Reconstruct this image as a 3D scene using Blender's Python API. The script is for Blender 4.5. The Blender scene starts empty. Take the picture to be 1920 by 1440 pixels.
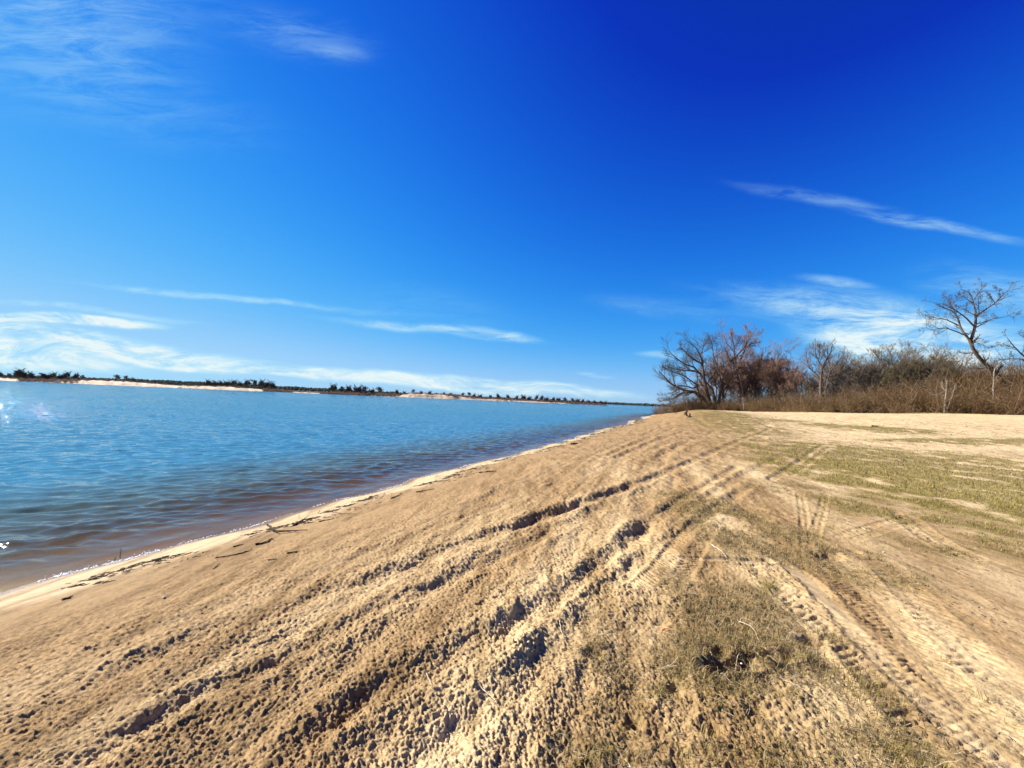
import bpy, math, numpy as np
from mathutils import Matrix
C = bpy.context.scene.collection
sc = bpy.context.scene
RNG = np.random.default_rng(7)
# ------------------------------------------------------------------ camera model
F = 740.0; ROLL = math.atan(.044); PITCH = math.atan(29/740.)
EYE = 1.65; WZ = -0.55
cf = np.array([0, math.cos(PITCH), math.sin(PITCH)]); cr = np.array([1., 0, 0]); cu = np.cross(cr, cf)
_c, _s = math.cos(ROLL), math.sin(ROLL)
cr, cu = _c*cr + _s*cu, -_s*cr + _c*cu
def ray(px, py): return cf + cr*(px-960)/F + cu*(720-py)/F
def at(px, py, Y):
    d = ray(px, py); t = Y/d[1]; return np.array([d[0]*t, Y, EYE+d[2]*t])
def gnd(px, py, z=0.):
    d = ray(px, py); t = (z-EYE)/d[2]; return np.array([d[0]*t, d[1]*t])
cam_d = bpy.data.cameras.new('camera'); cam = bpy.data.objects.new('camera', cam_d); C.objects.link(cam)
cam_d.sensor_width = 36; cam_d.lens = 36*F/1920; cam_d.clip_start = .05; cam_d.clip_end = 20000
M = Matrix([[cr[0], cu[0], -cf[0], 0], [cr[1], cu[1], -cf[1], 0], [cr[2], cu[2], -cf[2], EYE], [0, 0, 0, 1]])
cam.matrix_world = M; sc.camera = cam
SUN_AZ, SUN_EL = math.radians(-72), math.radians(33)
SUNV = np.array([math.sin(SUN_AZ)*math.cos(SUN_EL), math.cos(SUN_AZ)*math.cos(SUN_EL), math.sin(SUN_EL)])
# ------------------------------------------------------------------ noise
def _h(ix, iy, seed):
    h = (ix.astype(np.int64)*374761393 + iy.astype(np.int64)*668265263 + seed*974711) & 0xffffffff
    h = ((h ^ (h >> 13))*1274126177) & 0xffffffff
    h = ((h ^ (h >> 16))*2246822519) & 0xffffffff
    return (h ^ (h >> 15)) & 0xffffffff
def vn(x, y, seed=0):
    """gradient noise, about -1..1"""
    xi = np.floor(x); yi = np.floor(y); fx = x-xi; fy = y-yi
    u = fx*fx*fx*(fx*(fx*6-15)+10); v = fy*fy*fy*(fy*(fy*6-15)+10)
    def g(ax, ay):
        a = _h(xi+ax, yi+ay, seed)*(2*np.pi/4294967296.)
        return np.cos(a)*(fx-ax)+np.sin(a)*(fy-ay)
    a = g(0, 0); b = g(1, 0); c = g(0, 1); d = g(1, 1)
    return 1.5*((a*(1-u)+b*u)*(1-v)+(c*(1-u)+d*u)*v)
def fbm(x, y, oct=4, seed=0, gain=.5):
    s = 0; a = 1; t = 0
    for i in range(oct):
        s = s+a*vn(x*2**i+i*17.3, y*2**i-i*9.1, seed+i*31); t += a; a *= gain
    return s/t
def clods(x, y, size, seed):
    """lumps: height 0..1 of rounded domes scattered one to a cell"""
    x = x/size; y = y/size; xi = np.floor(x); yi = np.floor(y); out = np.zeros_like(x)
    for ax in (-1, 0, 1):
        for ay in (-1, 0, 1):
            h = _h(xi+ax, yi+ay, seed)
            px = xi+ax+(h & 1023)/1023.; py = yi+ay+((h >> 10) & 1023)/1023.; r = .25+.6*((h >> 20) & 1023)/1023.
            d2 = ((x-px)**2+(y-py)**2)/(r*r)
            out = np.maximum(out, np.clip(1-d2, 0, 1)**.75*r)
    return out
def sm(a, b, x):
    t = np.clip((x-a)/(b-a), 0, 1); return t*t*(3-2*t)
# ------------------------------------------------------------------ terrain shape
SH_Y = np.array([-60, 0, 4.11, 4.82, 5.94, 7.15, 8.98, 12.19, 17.79, 27.4, 47.7, 70, 88, 100, 112, 128, 150, 220, 400.])
SH_X = np.array([-36, -7.4, -5.12, -4.76, -4.33, -3.81, -3.01, -1.68, 1.08, 5.3, 14.3, 23.6, 31, 37, 47, 80, 150, 380, 1200.])
def shore_x(y): return np.interp(y, SH_Y, SH_X)+.10*np.sin(y*.9+.5)*sm(6, 20, y)+.055*np.sin(y*2.1+1)*(1+.05*y)*(1-sm(30, 60, y))+.03*np.sin(y*5.3)+.5*np.sin(y*.31+1)*sm(25, 45, y)*(1-sm(70, 90, y))
def shore_s(x, y):
    xs = shore_x(y)
    sl = np.interp(y, [0, 10, 60, 95, 120, 200], [.38, .43, .42, .55, 2.2, 3.3])
    return (x-xs)/np.sqrt(1+sl*sl)
def base_z(x, y, s=None):
    if s is None: s = shore_s(x, y)
    z = np.interp(s, [-200, -40, -10, -3, -1, 0, .5, 1.2, 3, 5, 8, 14, 60], [-6, -4.5, -2.2, -1.15, -.80, -.55, -.45, -.31, -.12, -.03, 0.02, .04, .06])
    z = z + 1.25*sm(3, 52, y)*sm(1, 10, s) + .045*np.maximum(0, s-15)*sm(6, 40, y)*(1-sm(45, 90, s)) + 1.4*sm(45, 90, s)
    z = z + .18*fbm(x/9., y/9., 2, 5)*sm(2, 10, s)*sm(8, 25, np.hypot(x, y))
    return z
def pick(px, py):
    z = 0.
    for _ in range(14):
        g = gnd(px, py, min(z, EYE-.12)); z = .5*z+.5*float(base_z(np.array([g[0]]), np.array([g[1]]))[0])
    return g
# ruts: (pixel picks, half width m, depth m, berm m, strong spots [(px,py,radius m,extra depth)])
RUTS = [
 ([(620,1120),(800,1050),(960,990),(1060,955),(1200,905),(1290,868),(1390,825),(1450,800)], .13, .055, .030, [(1000,978,.5,.09),(1075,952,.6,.09),(1170,916,.6,.07),(1230,895,.7,.05)]),
 ([(60,1500),(150,1425),(330,1320),(520,1245),(700,1150),(820,1100),(1000,1015),(1150,945)], .085, .025, .018, [(180,1415,.22,.05),(300,1335,.14,.035),(500,1250,.15,.045),(820,1100,.2,.02)]),
 ([(430,1480),(580,1390),(680,1310),(830,1240),(1000,1150),(1110,1070),(1200,990),(1290,930),(1390,870)], .10, .035, .028, [(620,1360,.15,.045),(700,1300,.17,.045),(1200,990,.35,.08),(1260,945,.5,.05)]),
 ([(760,1500),(820,1410),(880,1350),(960,1290),(1060,1200),(1130,1100),(1220,1040),(1300,985),(1410,905)], .10, .035, .028, [(810,1415,.13,.06),(865,1365,.13,.07),(1090,1100,.22,.05),(1050,1225,.1,.02)]),
 ([(300,1180),(600,1075),(900,960),(1200,850),(1330,805)], .10, .012, .010, []),
 ([(-50,1360),(250,1240),(560,1130),(800,1040)], .09, .014, .010, []),
 ([(900,1230),(1050,1130),(1180,1030),(1270,965),(1400,890),(1480,845)], .12, .022, .022, []),
 ([(1290,806),(1240,822),(1180,850),(1150,862)], .16, .05, .03, []),
 ([(1345,806),(1290,830),(1250,850),(1225,868)], .16, .045, .03, []),
 ([(1320,812),(1265,838),(1222,858)], .14, .035, .02, []),
 ([(1270,800),(1205,826),(1120,862)], .14, .035, .02, []),
 ([(1240,800),(1170,830),(1080,866)], .14, .025, .02, []),
 ([(1545,833),(1510,858),(1470,885),(1435,905)], .09, .05, .02, []),
 ([(1552,840),(1525,860),(1490,885),(1455,905)], .09, .04, .02, []),
 ([(1340,790),(1400,812),(1440,825)], .2, .05, .03, []),
 ([(1300,784),(1330,800),(1345,806)], .2, .05, .03, []),
 ([(1420,790),(1470,812)], .2, .05, .03, []),
]
# tyre tracks with lug prints: (pixel picks, half width m, lug pitch m, depth m)
LUGS = [
 ([(1560,1045),(1620,1110),(1680,1180),(1740,1270),(1850,1380),(1960,1480)], .22, .055, .014),
 ([(1660,1060),(1750,1160),(1850,1260),(1960,1350)], .15, .09, .009),
 ([(1585,1010),(1660,985),(1750,965)], .14, .10, .016),
 ([(1690,960),(1720,990),(1780,1030),(1860,1060)], .16, .10, .020),
 ([(1500,925),(1508,970),(1512,1035)], .07, .07, .022),
 ([(1548,925),(1540,960),(1525,1010)], .07, .07, .022),
 ([(1215,1110),(1262,1070),(1290,1020),(1320,985)], .20, .060, .026),
 ([(1480,1110),(1580,1190),(1690,1300),(1800,1440)], .18, .08, .015),
]
SMOOTH = [([(1440,1050),(1495,1070),(1560,1135),(1640,1225),(1720,1300),(1800,1370),(1900,1450)], .07, .010),
          ([(1230,1045),(1330,1050),(1440,1055)], .05, .012)]
HOLES = [(1372,1250,.12,.06,.27), (1332,1258,.07,.05,.17), (1440,1236,.14,.045,.15), (1520,1205,.10,.04,.09), (1345,1225,.06,.05,.08), (1552,1043,.14,.09,.10), (1605,1035,.05,.05,.05),
         (1112,1225,.05,.05,.07), (1330,1370,.05,.05,.05), (1270,1290,.05,.04,.04), (1420,1330,.07,.05,.05), (1240,1165,.05,.04,.04),(1190,1350,.04,.04,.05)]
def polyd(x, y, P):
    """distance, signed offset and arclength to a polyline"""
    best = np.full(x.shape, 1e9); off = np.zeros_like(x); arc = np.zeros_like(x); L = 0
    lo = P.min(0)-1.3; hi = P.max(0)+1.3; inside = np.flatnonzero((x > lo[0]) & (x < hi[0]) & (y > lo[1]) & (y < hi[1]))
    if len(inside) < len(x):
        if len(inside): best[inside], off[inside], arc[inside], L = polyd(x[inside], y[inside], P)
        return best, off, arc, L
    for a, b in zip(P[:-1], P[1:]):
        d = b-a; l = np.hypot(*d); t = d/l
        u = np.clip((x-a[0])*t[0]+(y-a[1])*t[1], 0, l)
        qx = x-a[0]-t[0]*u; qy = y-a[1]-t[1]*u; dd = np.hypot(qx, qy)
        m = dd < best; best[m] = dd[m]; off[m] = (qx*t[1]-qy*t[0])[m]; arc[m] = (L+u)[m]; L += l
    return best, off, arc, L
def smooth_path(P, n=5):
    P = np.array(P, float)
    for _ in range(2):
        Q = [P[0]]
        for a, b in zip(P[:-1], P[1:]): Q += [.75*a+.25*b, .25*a+.75*b]
        Q.append(P[-1]); P = np.array(Q)
    return P
_R = [(smooth_path([pick(*p) for p in r[0]]),)+r[1:4]+([(pick(a, b), c, d) for a, b, c, d in r[4]],) for r in RUTS]
_L = [(smooth_path([pick(*p) for p in r[0]]),)+r[1:] for r in LUGS]
_S = [(smooth_path([pick(*p) for p in r[0]]),)+r[1:] for r in SMOOTH]
_H = [(pick(a, b),)+(c, d, e) for a, b, c, d, e in HOLES]
# grass patches in the photo (px0,px1,py0,py1,strength,greenness)
PATCH = [(1480,1750,790,813,1.7,.9),(1660,2000,804,852,1.5,.9),(1570,2000,845,910,1.35,.8),(1700,2100,880,970,1.8,1.),(1425,1530,844,864,.9,.5),
 (1540,1780,848,890,.9,.7),(1270,1460,930,1015,1.1,.25),(1330,1520,1010,1060,.8,.2),(1210,1440,1075,1180,.95,.12),(1190,1560,1160,1270,1.05,.15),(1230,1740,1240,1520,.72,.38),
 (1600,1790,930,992,.8,.7),(1650,2000,930,1120,.35,.4),(1060,1260,1130,1300,.45,.1),(1000,1240,1280,1480,.5,.2),(1300,1420,775,785,1.1,.6),(1380,1430,787,791,1.,.6),
 (1430,1480,785,790,.9,.6),(1600,2000,774,783,1.2,.8),(1350,1600,905,935,.55,.3),(1480,1700,1020,1090,.4,.4),(1700,2000,1260,1440,.3,.5),(1840,2100,1000,1100,.4,.5)]
_P = []
for a, b, c, d, e, g in PATCH:
    m, l, r, t, u = [q*min(1, 70/np.hypot(*q)) for q in (pick((a+b)/2, (c+d)/2), pick(a, (c+d)/2), pick(b, (c+d)/2), pick((a+b)/2, c), pick((a+b)/2, d))]
    _P.append((m, np.hypot(*(r-l))/2, np.hypot(*(t-u))/2, math.atan2(r[1]-l[1], r[0]-l[0]), e, g))
_P += [(np.array([56., 50.]), 15, 2.6, -.46, 1.5, .8), (np.array([34., 65.]), 6, 3.5, -.9, 1.3, .6), (np.array([42., 58.]), 6, 1.2, -.6, 1.2, .6)]
def grass_mask(x, y):
    g = np.zeros_like(x); gr = np.zeros_like(x)
    for m, a, b, th, e, gg in _P:
        ux = (x-m[0])*math.cos(th)+(y-m[1])*math.sin(th); uy = -(x-m[0])*math.sin(th)+(y-m[1])*math.cos(th)
        w = np.exp(-(np.hypot(ux/a, uy/max(b, .1))**3)*.7)*e
        gr = np.where(w > g, gg, gr); g = np.maximum(g, w)
    r = np.hypot(x, y)
    n = fbm(x*1.1, y*1.1, 4, 77, .6); n2 = fbm(x*.12+3, y*.35, 3, 55)
    g = g*1.25
    return np.clip(g*(.45+2.3*n)+g*.42-.12+.3*n2*sm(6, 20, r)*sm(6, 12, shore_s(x, y)), 0, 1), gr
def detail(x, y, s, r):
    """small relief of the sand: clods, ruts, tyre prints"""
    near = 1-sm(38, 60, r)
    rough = sm(.75, 2.0, s+.25*vn(x*1.3, y*1.3, 3))
    # how churned the sand is: heavy in the rutted band and close by, lighter on the beach face
    band = np.exp(-((s-5.6+.03*y)/3.4)**2)
    churn = rough*(.72+.45*band)*(1-.2*sm(10, 30, r))*sm(.4, 3.2, s)
    right = sm(7.2, 9.5, s-.06*(y-3))*(1-sm(12, 20, r)*.4)
    churn = churn*(1-.45*right)
    wx = x+.03*vn(x*9, y*9, 11)+.008*vn(x*38, y*38, 13); wy = y+.03*vn(x*9, y*9, 12)+.008*vn(x*38, y*38, 14)
    lump = .6+.6*np.clip(fbm(x*1.6, y*1.6, 3, 21)+.35, 0, 1)
    q_ = x*.935-y*.353; p_ = x*.353+y*.935
    h = churn*lump*.88*(.010*clods(wx, wy, .022, 1)+.007*clods(wx+.004*vn(x*60, y*60, 19), wy, .015, 2)+.011*clods(wx, wy, .040, 4)*np.clip(fbm(x*3.3, y*3.3, 2, 23)*3-.3, 0, 1)
                    +.026*fbm(x*38, y*38, 3, 6, .8)+.020*fbm(x*7.2, y*7.2, 3, 8)-.012*np.abs(vn(x*45, y*45, 18)))
    h = h+rough*band*(.020*vn(q_*3.1+.5*vn(x*.5, y*.5, 24), p_*.16, 25)+.014*vn(q_*6.5+.7*vn(x*.9, y*.9, 26), p_*.45, 27)+.007*vn(q_*14+vn(x*2, y*2, 29), p_*1.4, 28))*(1-.5*right)
    h = h+rough*.0022*fbm(x*30, y*30, 3, 14)+rough*.012*fbm(x*.9, y*.9, 2, 15)
    # beach-parallel drag lines on the face
    h = h+rough*(1-right)*.010*vn((x*.935-y*.353)*3.2+.5*vn(x*.3, y*.3, 16), (x*.353+y*.935)*.22, 17)*(1-sm(14, 30, r)*.3)
    flat = np.zeros_like(x)
    for P, w, dp, bm, spots in _R:
        d, o, a, L = polyd(x, y, P); m = d < w*6
        if not m.any(): continue
        X, Y, D, A, O = x[m], y[m], d[m], a[m], o[m]
        ends = sm(0, .5, A)*(1-sm(L-.8, L-.05, A))
        dep = .60*dp*(.55+.9*np.clip(.5+fbm(X*1.4, Y*1.4, 2, 31), 0, 1.2))
        for c, rad, ex in spots: dep = dep+.55*ex*np.exp(-(((X-c[0])**2+(Y-c[1])**2)/rad**2))
        D = np.abs(D+.35*w*vn(X*3, Y*3, 33)+.22*w*vn(X*16, Y*16, 34))
        prof = -dep*np.exp(-(D/w)**4*1.2)+(.55*bm+.25*dep)*np.exp(-((D-1.9*w)/(.75*w))**2)*(.7+.5*fbm(X*12, Y*12, 2, 35))
        h[m] += prof*ends
    for P, w, dp in _S:
        d, o, a, L = polyd(x, y, P); m = d < w*4
        if not m.any(): continue
        D = d[m]+.02*vn(x[m]*8, y[m]*8, 41); ends = sm(0, .3, a[m])
        k = (1-sm(w*.75, w*1.25, D))*ends
        h[m] = h[m]*(1-.9*k)-dp*k+dp*1.1*np.exp(-((D-1.7*w)/(.5*w))**2)*ends; flat[m] = np.maximum(flat[m], k)
    for P, w, pt, dp in _L:
        d, o, a, L = polyd(x, y, P); m = d < w*1.6
        if not m.any(): continue
        O = o[m]+.01*vn(x[m]*14, y[m]*14, 51); A = a[m]+.012*vn(x[m]*11, y[m]*11, 52); D = np.abs(O)
        side = np.where(O > 0, .5, 0.)
        ph = (A-.55*D)/pt+side+.24*vn(A*9, O*9, 55)+.25*vn(A*3, O*3, 58); fr = ph-np.floor(ph)
        lug = sm(.50, .58, fr)*(1-sm(.88, .97, fr))*1.5*sm(.10*w, .2*w, D)*(1-sm(.85*w, 1.02*w, D))
        lug = lug*np.clip(.15+1.7*np.clip(.45+fbm(x[m]*7, y[m]*7, 2, 53), 0, 1), 0, 1.2)
        k = (1-sm(w*.95, w*1.2, D))*sm(0, .2, A)*(1-sm(L-.3, L, A))
        fade = np.clip(.75+.7*fbm(x[m]*2, y[m]*2, 2, 54), .2, 1)
        h[m] = h[m]*(1-.45*k)-k*dp*(.15+lug*1.0)*fade+k*.008*fbm(x[m]*30, y[m]*30, 3, 56)+.35*dp*np.exp(-((D-1.12*w)/(.12*w))**2)
    for c, a_, b_, dp in _H:
        m = (np.abs(x-c[0]) < 4*a_) & (np.abs(y-c[1]) < 4*a_)
        if not m.any(): continue
        X = x[m]-c[0]; Y = y[m]-c[1]; q = np.hypot(X/a_, Y/b_)+.35*vn(x[m]*16, y[m]*16, 61)
        h[m] += -dp*np.exp(-np.clip(q, 0, 9)**3*.9)+.09*dp*np.exp(-((q-1.7)/.45)**2)
    g, gr = grass_mask(x, y)
    h = h+g*near*(.010*fbm(x*13, y*13, 3, 71)+.012*np.clip(vn(x*6, y*6, 72), 0, 1))
    h = h+sm(7, 20, r)*rough*(.05*fbm(x*.8, y*.8, 5, 81, .7)+.055*fbm(x*2.6, y*2.6, 4, 82, .85)*sm(4, 8, s))*(1-sm(200, 400, r))
    return h, g, gr, flat
def ground_z(x, y):
    x = np.atleast_1d(np.asarray(x, float)); y = np.atleast_1d(np.asarray(y, float)); s = shore_s(x, y)
    return base_z(x, y, s)+detail(x, y, s, np.hypot(x, y))[0]
# ------------------------------------------------------------------ mesh helpers
def mesh_np(name, V, faces, mat=None, smooth=False, attrs=None, parent=None):
    """faces: list of (n,k) int arrays"""
    me = bpy.data.meshes.new(name); V = np.ascontiguousarray(V, np.float32)
    faces = [f for f in faces if len(f)]
    nl = sum(f.size for f in faces); nf = sum(len(f) for f in faces)
    me.vertices.add(len(V)); me.vertices.foreach_set('co', V.ravel())
    me.loops.add(nl); me.loops.foreach_set('vertex_index', np.concatenate([f.ravel() for f in faces]).astype(np.int32))
    st = []; o = 0
    for f in faces: st.append(o+np.arange(len(f))*f.shape[1]); o += f.size
    me.polygons.add(nf); me.polygons.foreach_set('loop_start', np.concatenate(st).astype(np.int32))
    me.update(calc_edges=True); me.validate()
    if smooth: me.shade_smooth()
    for k, v in (attrs or {}).items():
        if v.ndim == 1: a = me.attributes.new(k, 'FLOAT', 'POINT'); a.data.foreach_set('value', v.astype(np.float32))
        else:
            a = me.attributes.new(k, 'FLOAT_COLOR', 'POINT'); a.data.foreach_set('color', np.column_stack([v, np.ones(len(v))]).astype(np.float32).ravel())
    if mat: me.materials.append(mat)
    ob = bpy.data.objects.new(name, me); C.objects.link(ob)
    if parent: ob.parent = parent
    return ob
def tag(o, label=None, cat=None, group=None, kind=None):
    if label: o['label'] = label
    if cat: o['category'] = cat
    if group: o['group'] = group
    if kind: o['kind'] = kind
    return o
def empty(name, loc, rz=0):
    o = bpy.data.objects.new(name, None); C.objects.link(o); o.location = [float(v) for v in loc]; o.rotation_euler = (0, 0, rz); o.empty_display_size = .3
    return o
def tubes(P, R, sides):
    """P (B,N,3) R (B,N) -> verts, quads"""
    B, N, _ = P.shape
    T = np.gradient(P, axis=1); T /= np.linalg.norm(T, axis=2, keepdims=True)+1e-9
    ref = np.where(np.abs(T[..., 2:3]) > .9, np.array([1., 0, 0]), np.array([0, 0, 1.]))
    ref = np.broadcast_to(ref[:, :1], T.shape)
    U = np.cross(T, ref); U /= np.linalg.norm(U, axis=2, keepdims=True)+1e-9; W = np.cross(T, U)
    an = np.arange(sides)*2*np.pi/sides
    V = P[:, :, None]+R[:, :, None, None]*(U[:, :, None]*np.cos(an)[None, None, :, None]+W[:, :, None]*np.sin(an)[None, None, :, None])
    i = np.arange(B)[:, None, None]*N*sides+np.arange(N-1)[None, :, None]*sides+np.arange(sides)[None, None]
    j = np.arange(B)[:, None, None]*N*sides+np.arange(N-1)[None, :, None]*sides+((np.arange(sides)+1) % sides)[None, None]
    Q = np.stack([i, i+sides, j+sides, j], -1).reshape(-1, 4)
    return V.reshape(-1, 3), Q
class Buf:
    def __init__(s): s.V = []; s.F = []; s.n = 0; s.A = []
    def add(s, V, Fc, col=None):
        s.V.append(V); s.F.append(Fc+s.n); s.n += len(V)
        if col is not None: s.A.append(np.broadcast_to(col, (len(V), 3)))
    def tube(s, P, R, sides, col=None):
        V, Q = tubes(P, R, sides); s.add(V, Q, col)
    def build(s, name, mat, parent=None, smooth=False):
        k = {}
        for f in s.F: k.setdefault(f.shape[1], []).append(f)
        at_ = {'col': np.concatenate(s.A)} if s.A else None
        return mesh_np(name, np.concatenate(s.V), [np.concatenate(v) for v in k.values()], mat, smooth, at_, parent)
# ------------------------------------------------------------------ materials
def mat_new(name):
    m = bpy.data.materials.new(name); m.use_nodes = True; nt = m.node_tree; nt.nodes.clear()
    out = nt.nodes.new('ShaderNodeOutputMaterial'); return m, nt, out
def nd(nt, t, **kw):
    n = nt.nodes.new(t)
    for k, v in kw.items():
        if k.startswith('i_'): n.inputs[k[2:].replace('_', ' ')].default_value = v
        else: setattr(n, k, v)
    return n
def noise(nt, vec, scale, detail_=4, rough=.55, dist=0):
    n = nd(nt, 'ShaderNodeTexNoise'); n.inputs['Scale'].default_value = scale; n.inputs['Detail'].default_value = detail_; n.inputs['Roughness'].default_value = rough; n.inputs['Distortion'].default_value = dist
    nt.links.new(vec, n.inputs['Vector']); return n
def ramp(nt, fac, stops):
    n = nd(nt, 'ShaderNodeValToRGB'); e = n.color_ramp.elements
    while len(e) < len(stops): e.new(.5)
    for i, (p, c) in enumerate(stops): e[i].position = p; e[i].color = (*c, 1) if len(c) == 3 else c
    nt.links.new(fac, n.inputs[0]); return n
def mix(nt, fac, a, b, bt='MIX'):
    n = nd(nt, 'ShaderNodeMix', data_type='RGBA', blend_type=bt)
    for k, v in ((0, fac), (6, a), (7, b)):
        if isinstance(v, (int, float)): n.inputs[k].default_value = v
        elif isinstance(v, tuple): n.inputs[k].default_value = (*v, 1)
        else: nt.links.new(v, n.inputs[k])
    return n.outputs[2]
def mth(nt, op, a, b=None, c=None, clamp=False):
    n = nd(nt, 'ShaderNodeMath', operation=op, use_clamp=clamp)
    for i, v in enumerate((a, b, c)):
        if v is None: continue
        if isinstance(v, (int, float)): n.inputs[i].default_value = v
        else: nt.links.new(v, n.inputs[i])
    return n.outputs[0]
def attr(nt, name): return nd(nt, 'ShaderNodeAttribute', attribute_name=name)
def sand_material():
    m, nt, out = mat_new('sand'); b = nd(nt, 'ShaderNodeBsdfPrincipled'); nt.links.new(b.outputs[0], out.inputs[0])
    geo = nd(nt, 'ShaderNodeNewGeometry'); pos = geo.outputs['Position']
    n1 = noise(nt, pos, .9, 5, .6); n2 = noise(nt, pos, 14, 4, .65); n3 = noise(nt, pos, 180, 2, .6)
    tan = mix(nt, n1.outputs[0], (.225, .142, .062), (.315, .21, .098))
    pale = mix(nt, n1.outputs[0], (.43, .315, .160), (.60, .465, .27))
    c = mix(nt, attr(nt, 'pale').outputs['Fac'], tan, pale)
    c = mix(nt, attr(nt, 'smooth').outputs['Fac'], c, (.41, .315, .185))
    sp = ramp(nt, n2.outputs[0], [(.3, (.72, .70, .66)), (.62, (1.06, 1.05, 1.03))]); c = mix(nt, .8, c, sp.outputs[0], 'MULTIPLY')
    sp = ramp(nt, n3.outputs[0], [(.3, (.75, .73, .7)), (.6, (1.1, 1.1, 1.1))]); c = mix(nt, .6, c, sp.outputs[0], 'MULTIPLY')
    st_ = nd(nt, 'ShaderNodeMapping'); st_.inputs['Rotation'].default_value = (0, 0, math.radians(21)); st_.inputs['Scale'].default_value = (3.0, .5, 1); nt.links.new(pos, st_.inputs[0])
    sn_ = noise(nt, st_.outputs[0], 1.3, 6, .7); sp = ramp(nt, sn_.outputs[0], [(.38, (.60, .55, .47)), (.52, (1.05, 1.04, 1.03))]); c = mix(nt, .9, c, sp.outputs[0], 'MULTIPLY')
    ng = noise(nt, pos, 26, 4, .7); gfac = mth(nt, 'MULTIPLY', attr(nt, 'grass').outputs['Fac'], mth(nt, 'MULTIPLY_ADD', ng.outputs[0], 3.2, -.7))
    gfac = mth(nt, 'MULTIPLY', gfac, .85, clamp=True)
    gcol = mix(nt, attr(nt, 'green').outputs['Fac'], (.15, .098, .038), (.135, .105, .018))
    c = mix(nt, gfac, c, gcol)
    c = mix(nt, attr(nt, 'wet').outputs['Fac'], c, mix(nt, 1, c, (.55, .48, .40), 'MULTIPLY'))
    nt.links.new(c, b.inputs['Base Color'])
    rr = nd(nt, 'ShaderNodeMapRange'); nt.links.new(attr(nt, 'wet').outputs['Fac'], rr.inputs[0]); rr.inputs[3].default_value = .95; rr.inputs[4].default_value = .35
    nt.links.new(rr.outputs[0], b.inputs['Roughness']); b.inputs['Specular IOR Level'].default_value = .2
    b1 = nd(nt, 'ShaderNodeBump'); b1.inputs['Strength'].default_value = .75; b1.inputs['Distance'].default_value = .009
    nt.links.new(noise(nt, pos, 85, 5, .72).outputs[0], b1.inputs['Height'])
    b2 = nd(nt, 'ShaderNodeBump'); b2.inputs['Distance'].default_value = .045; nt.links.new(attr(nt, 'far').outputs['Fac'], b2.inputs['Strength'])
    nt.links.new(noise(nt, pos, 11, 5, .7).outputs[0], b2.inputs['Height']); nt.links.new(b1.outputs[0], b2.inputs['Normal'])
    nt.links.new(b2.outputs[0], b.inputs['Normal']); return m
def vcol_mat(name, rough=.85, tint=(1, 1, 1), spec=.2, trans=0):
    m, nt, out = mat_new(name); b = nd(nt, 'ShaderNodeBsdfPrincipled')
    c = mix(nt, 1, attr(nt, 'col').outputs['Color'], tint, 'MULTIPLY')
    nt.links.new(c, b.inputs['Base Color']); b.inputs['Roughness'].default_value = rough; b.inputs['Specular IOR Level'].default_value = spec
    nt.links.new(b.outputs[0], out.inputs[0]); return m
def bark_mat(name, c1, c2, scale=3, rough=.9):
    m, nt, out = mat_new(name); b = nd(nt, 'ShaderNodeBsdfPrincipled'); nt.links.new(b.outputs[0], out.inputs[0])
    tc = nd(nt, 'ShaderNodeTexCoord'); mp = nd(nt, 'ShaderNodeMapping'); mp.inputs['Scale'].default_value = (1, 1, .35); nt.links.new(tc.outputs['Object'], mp.inputs[0])
    n = noise(nt, mp.outputs[0], scale, 5, .65); nt.links.new(mix(nt, ramp(nt, n.outputs[0], [(.35, (0, 0, 0)), (.65, (1, 1, 1))]).outputs[0], c1, c2), b.inputs['Base Color'])
    b.inputs['Roughness'].default_value = rough; b.inputs['Specular IOR Level'].default_value = .15
    bp = nd(nt, 'ShaderNodeBump'); bp.inputs['Strength'].default_value = .6; bp.inputs['Distance'].default_value = .03; nt.links.new(noise(nt, mp.outputs[0], scale*5, 4, .6).outputs[0], bp.inputs['Height']); nt.links.new(bp.outputs[0], b.inputs['Normal'])
    return m
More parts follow.
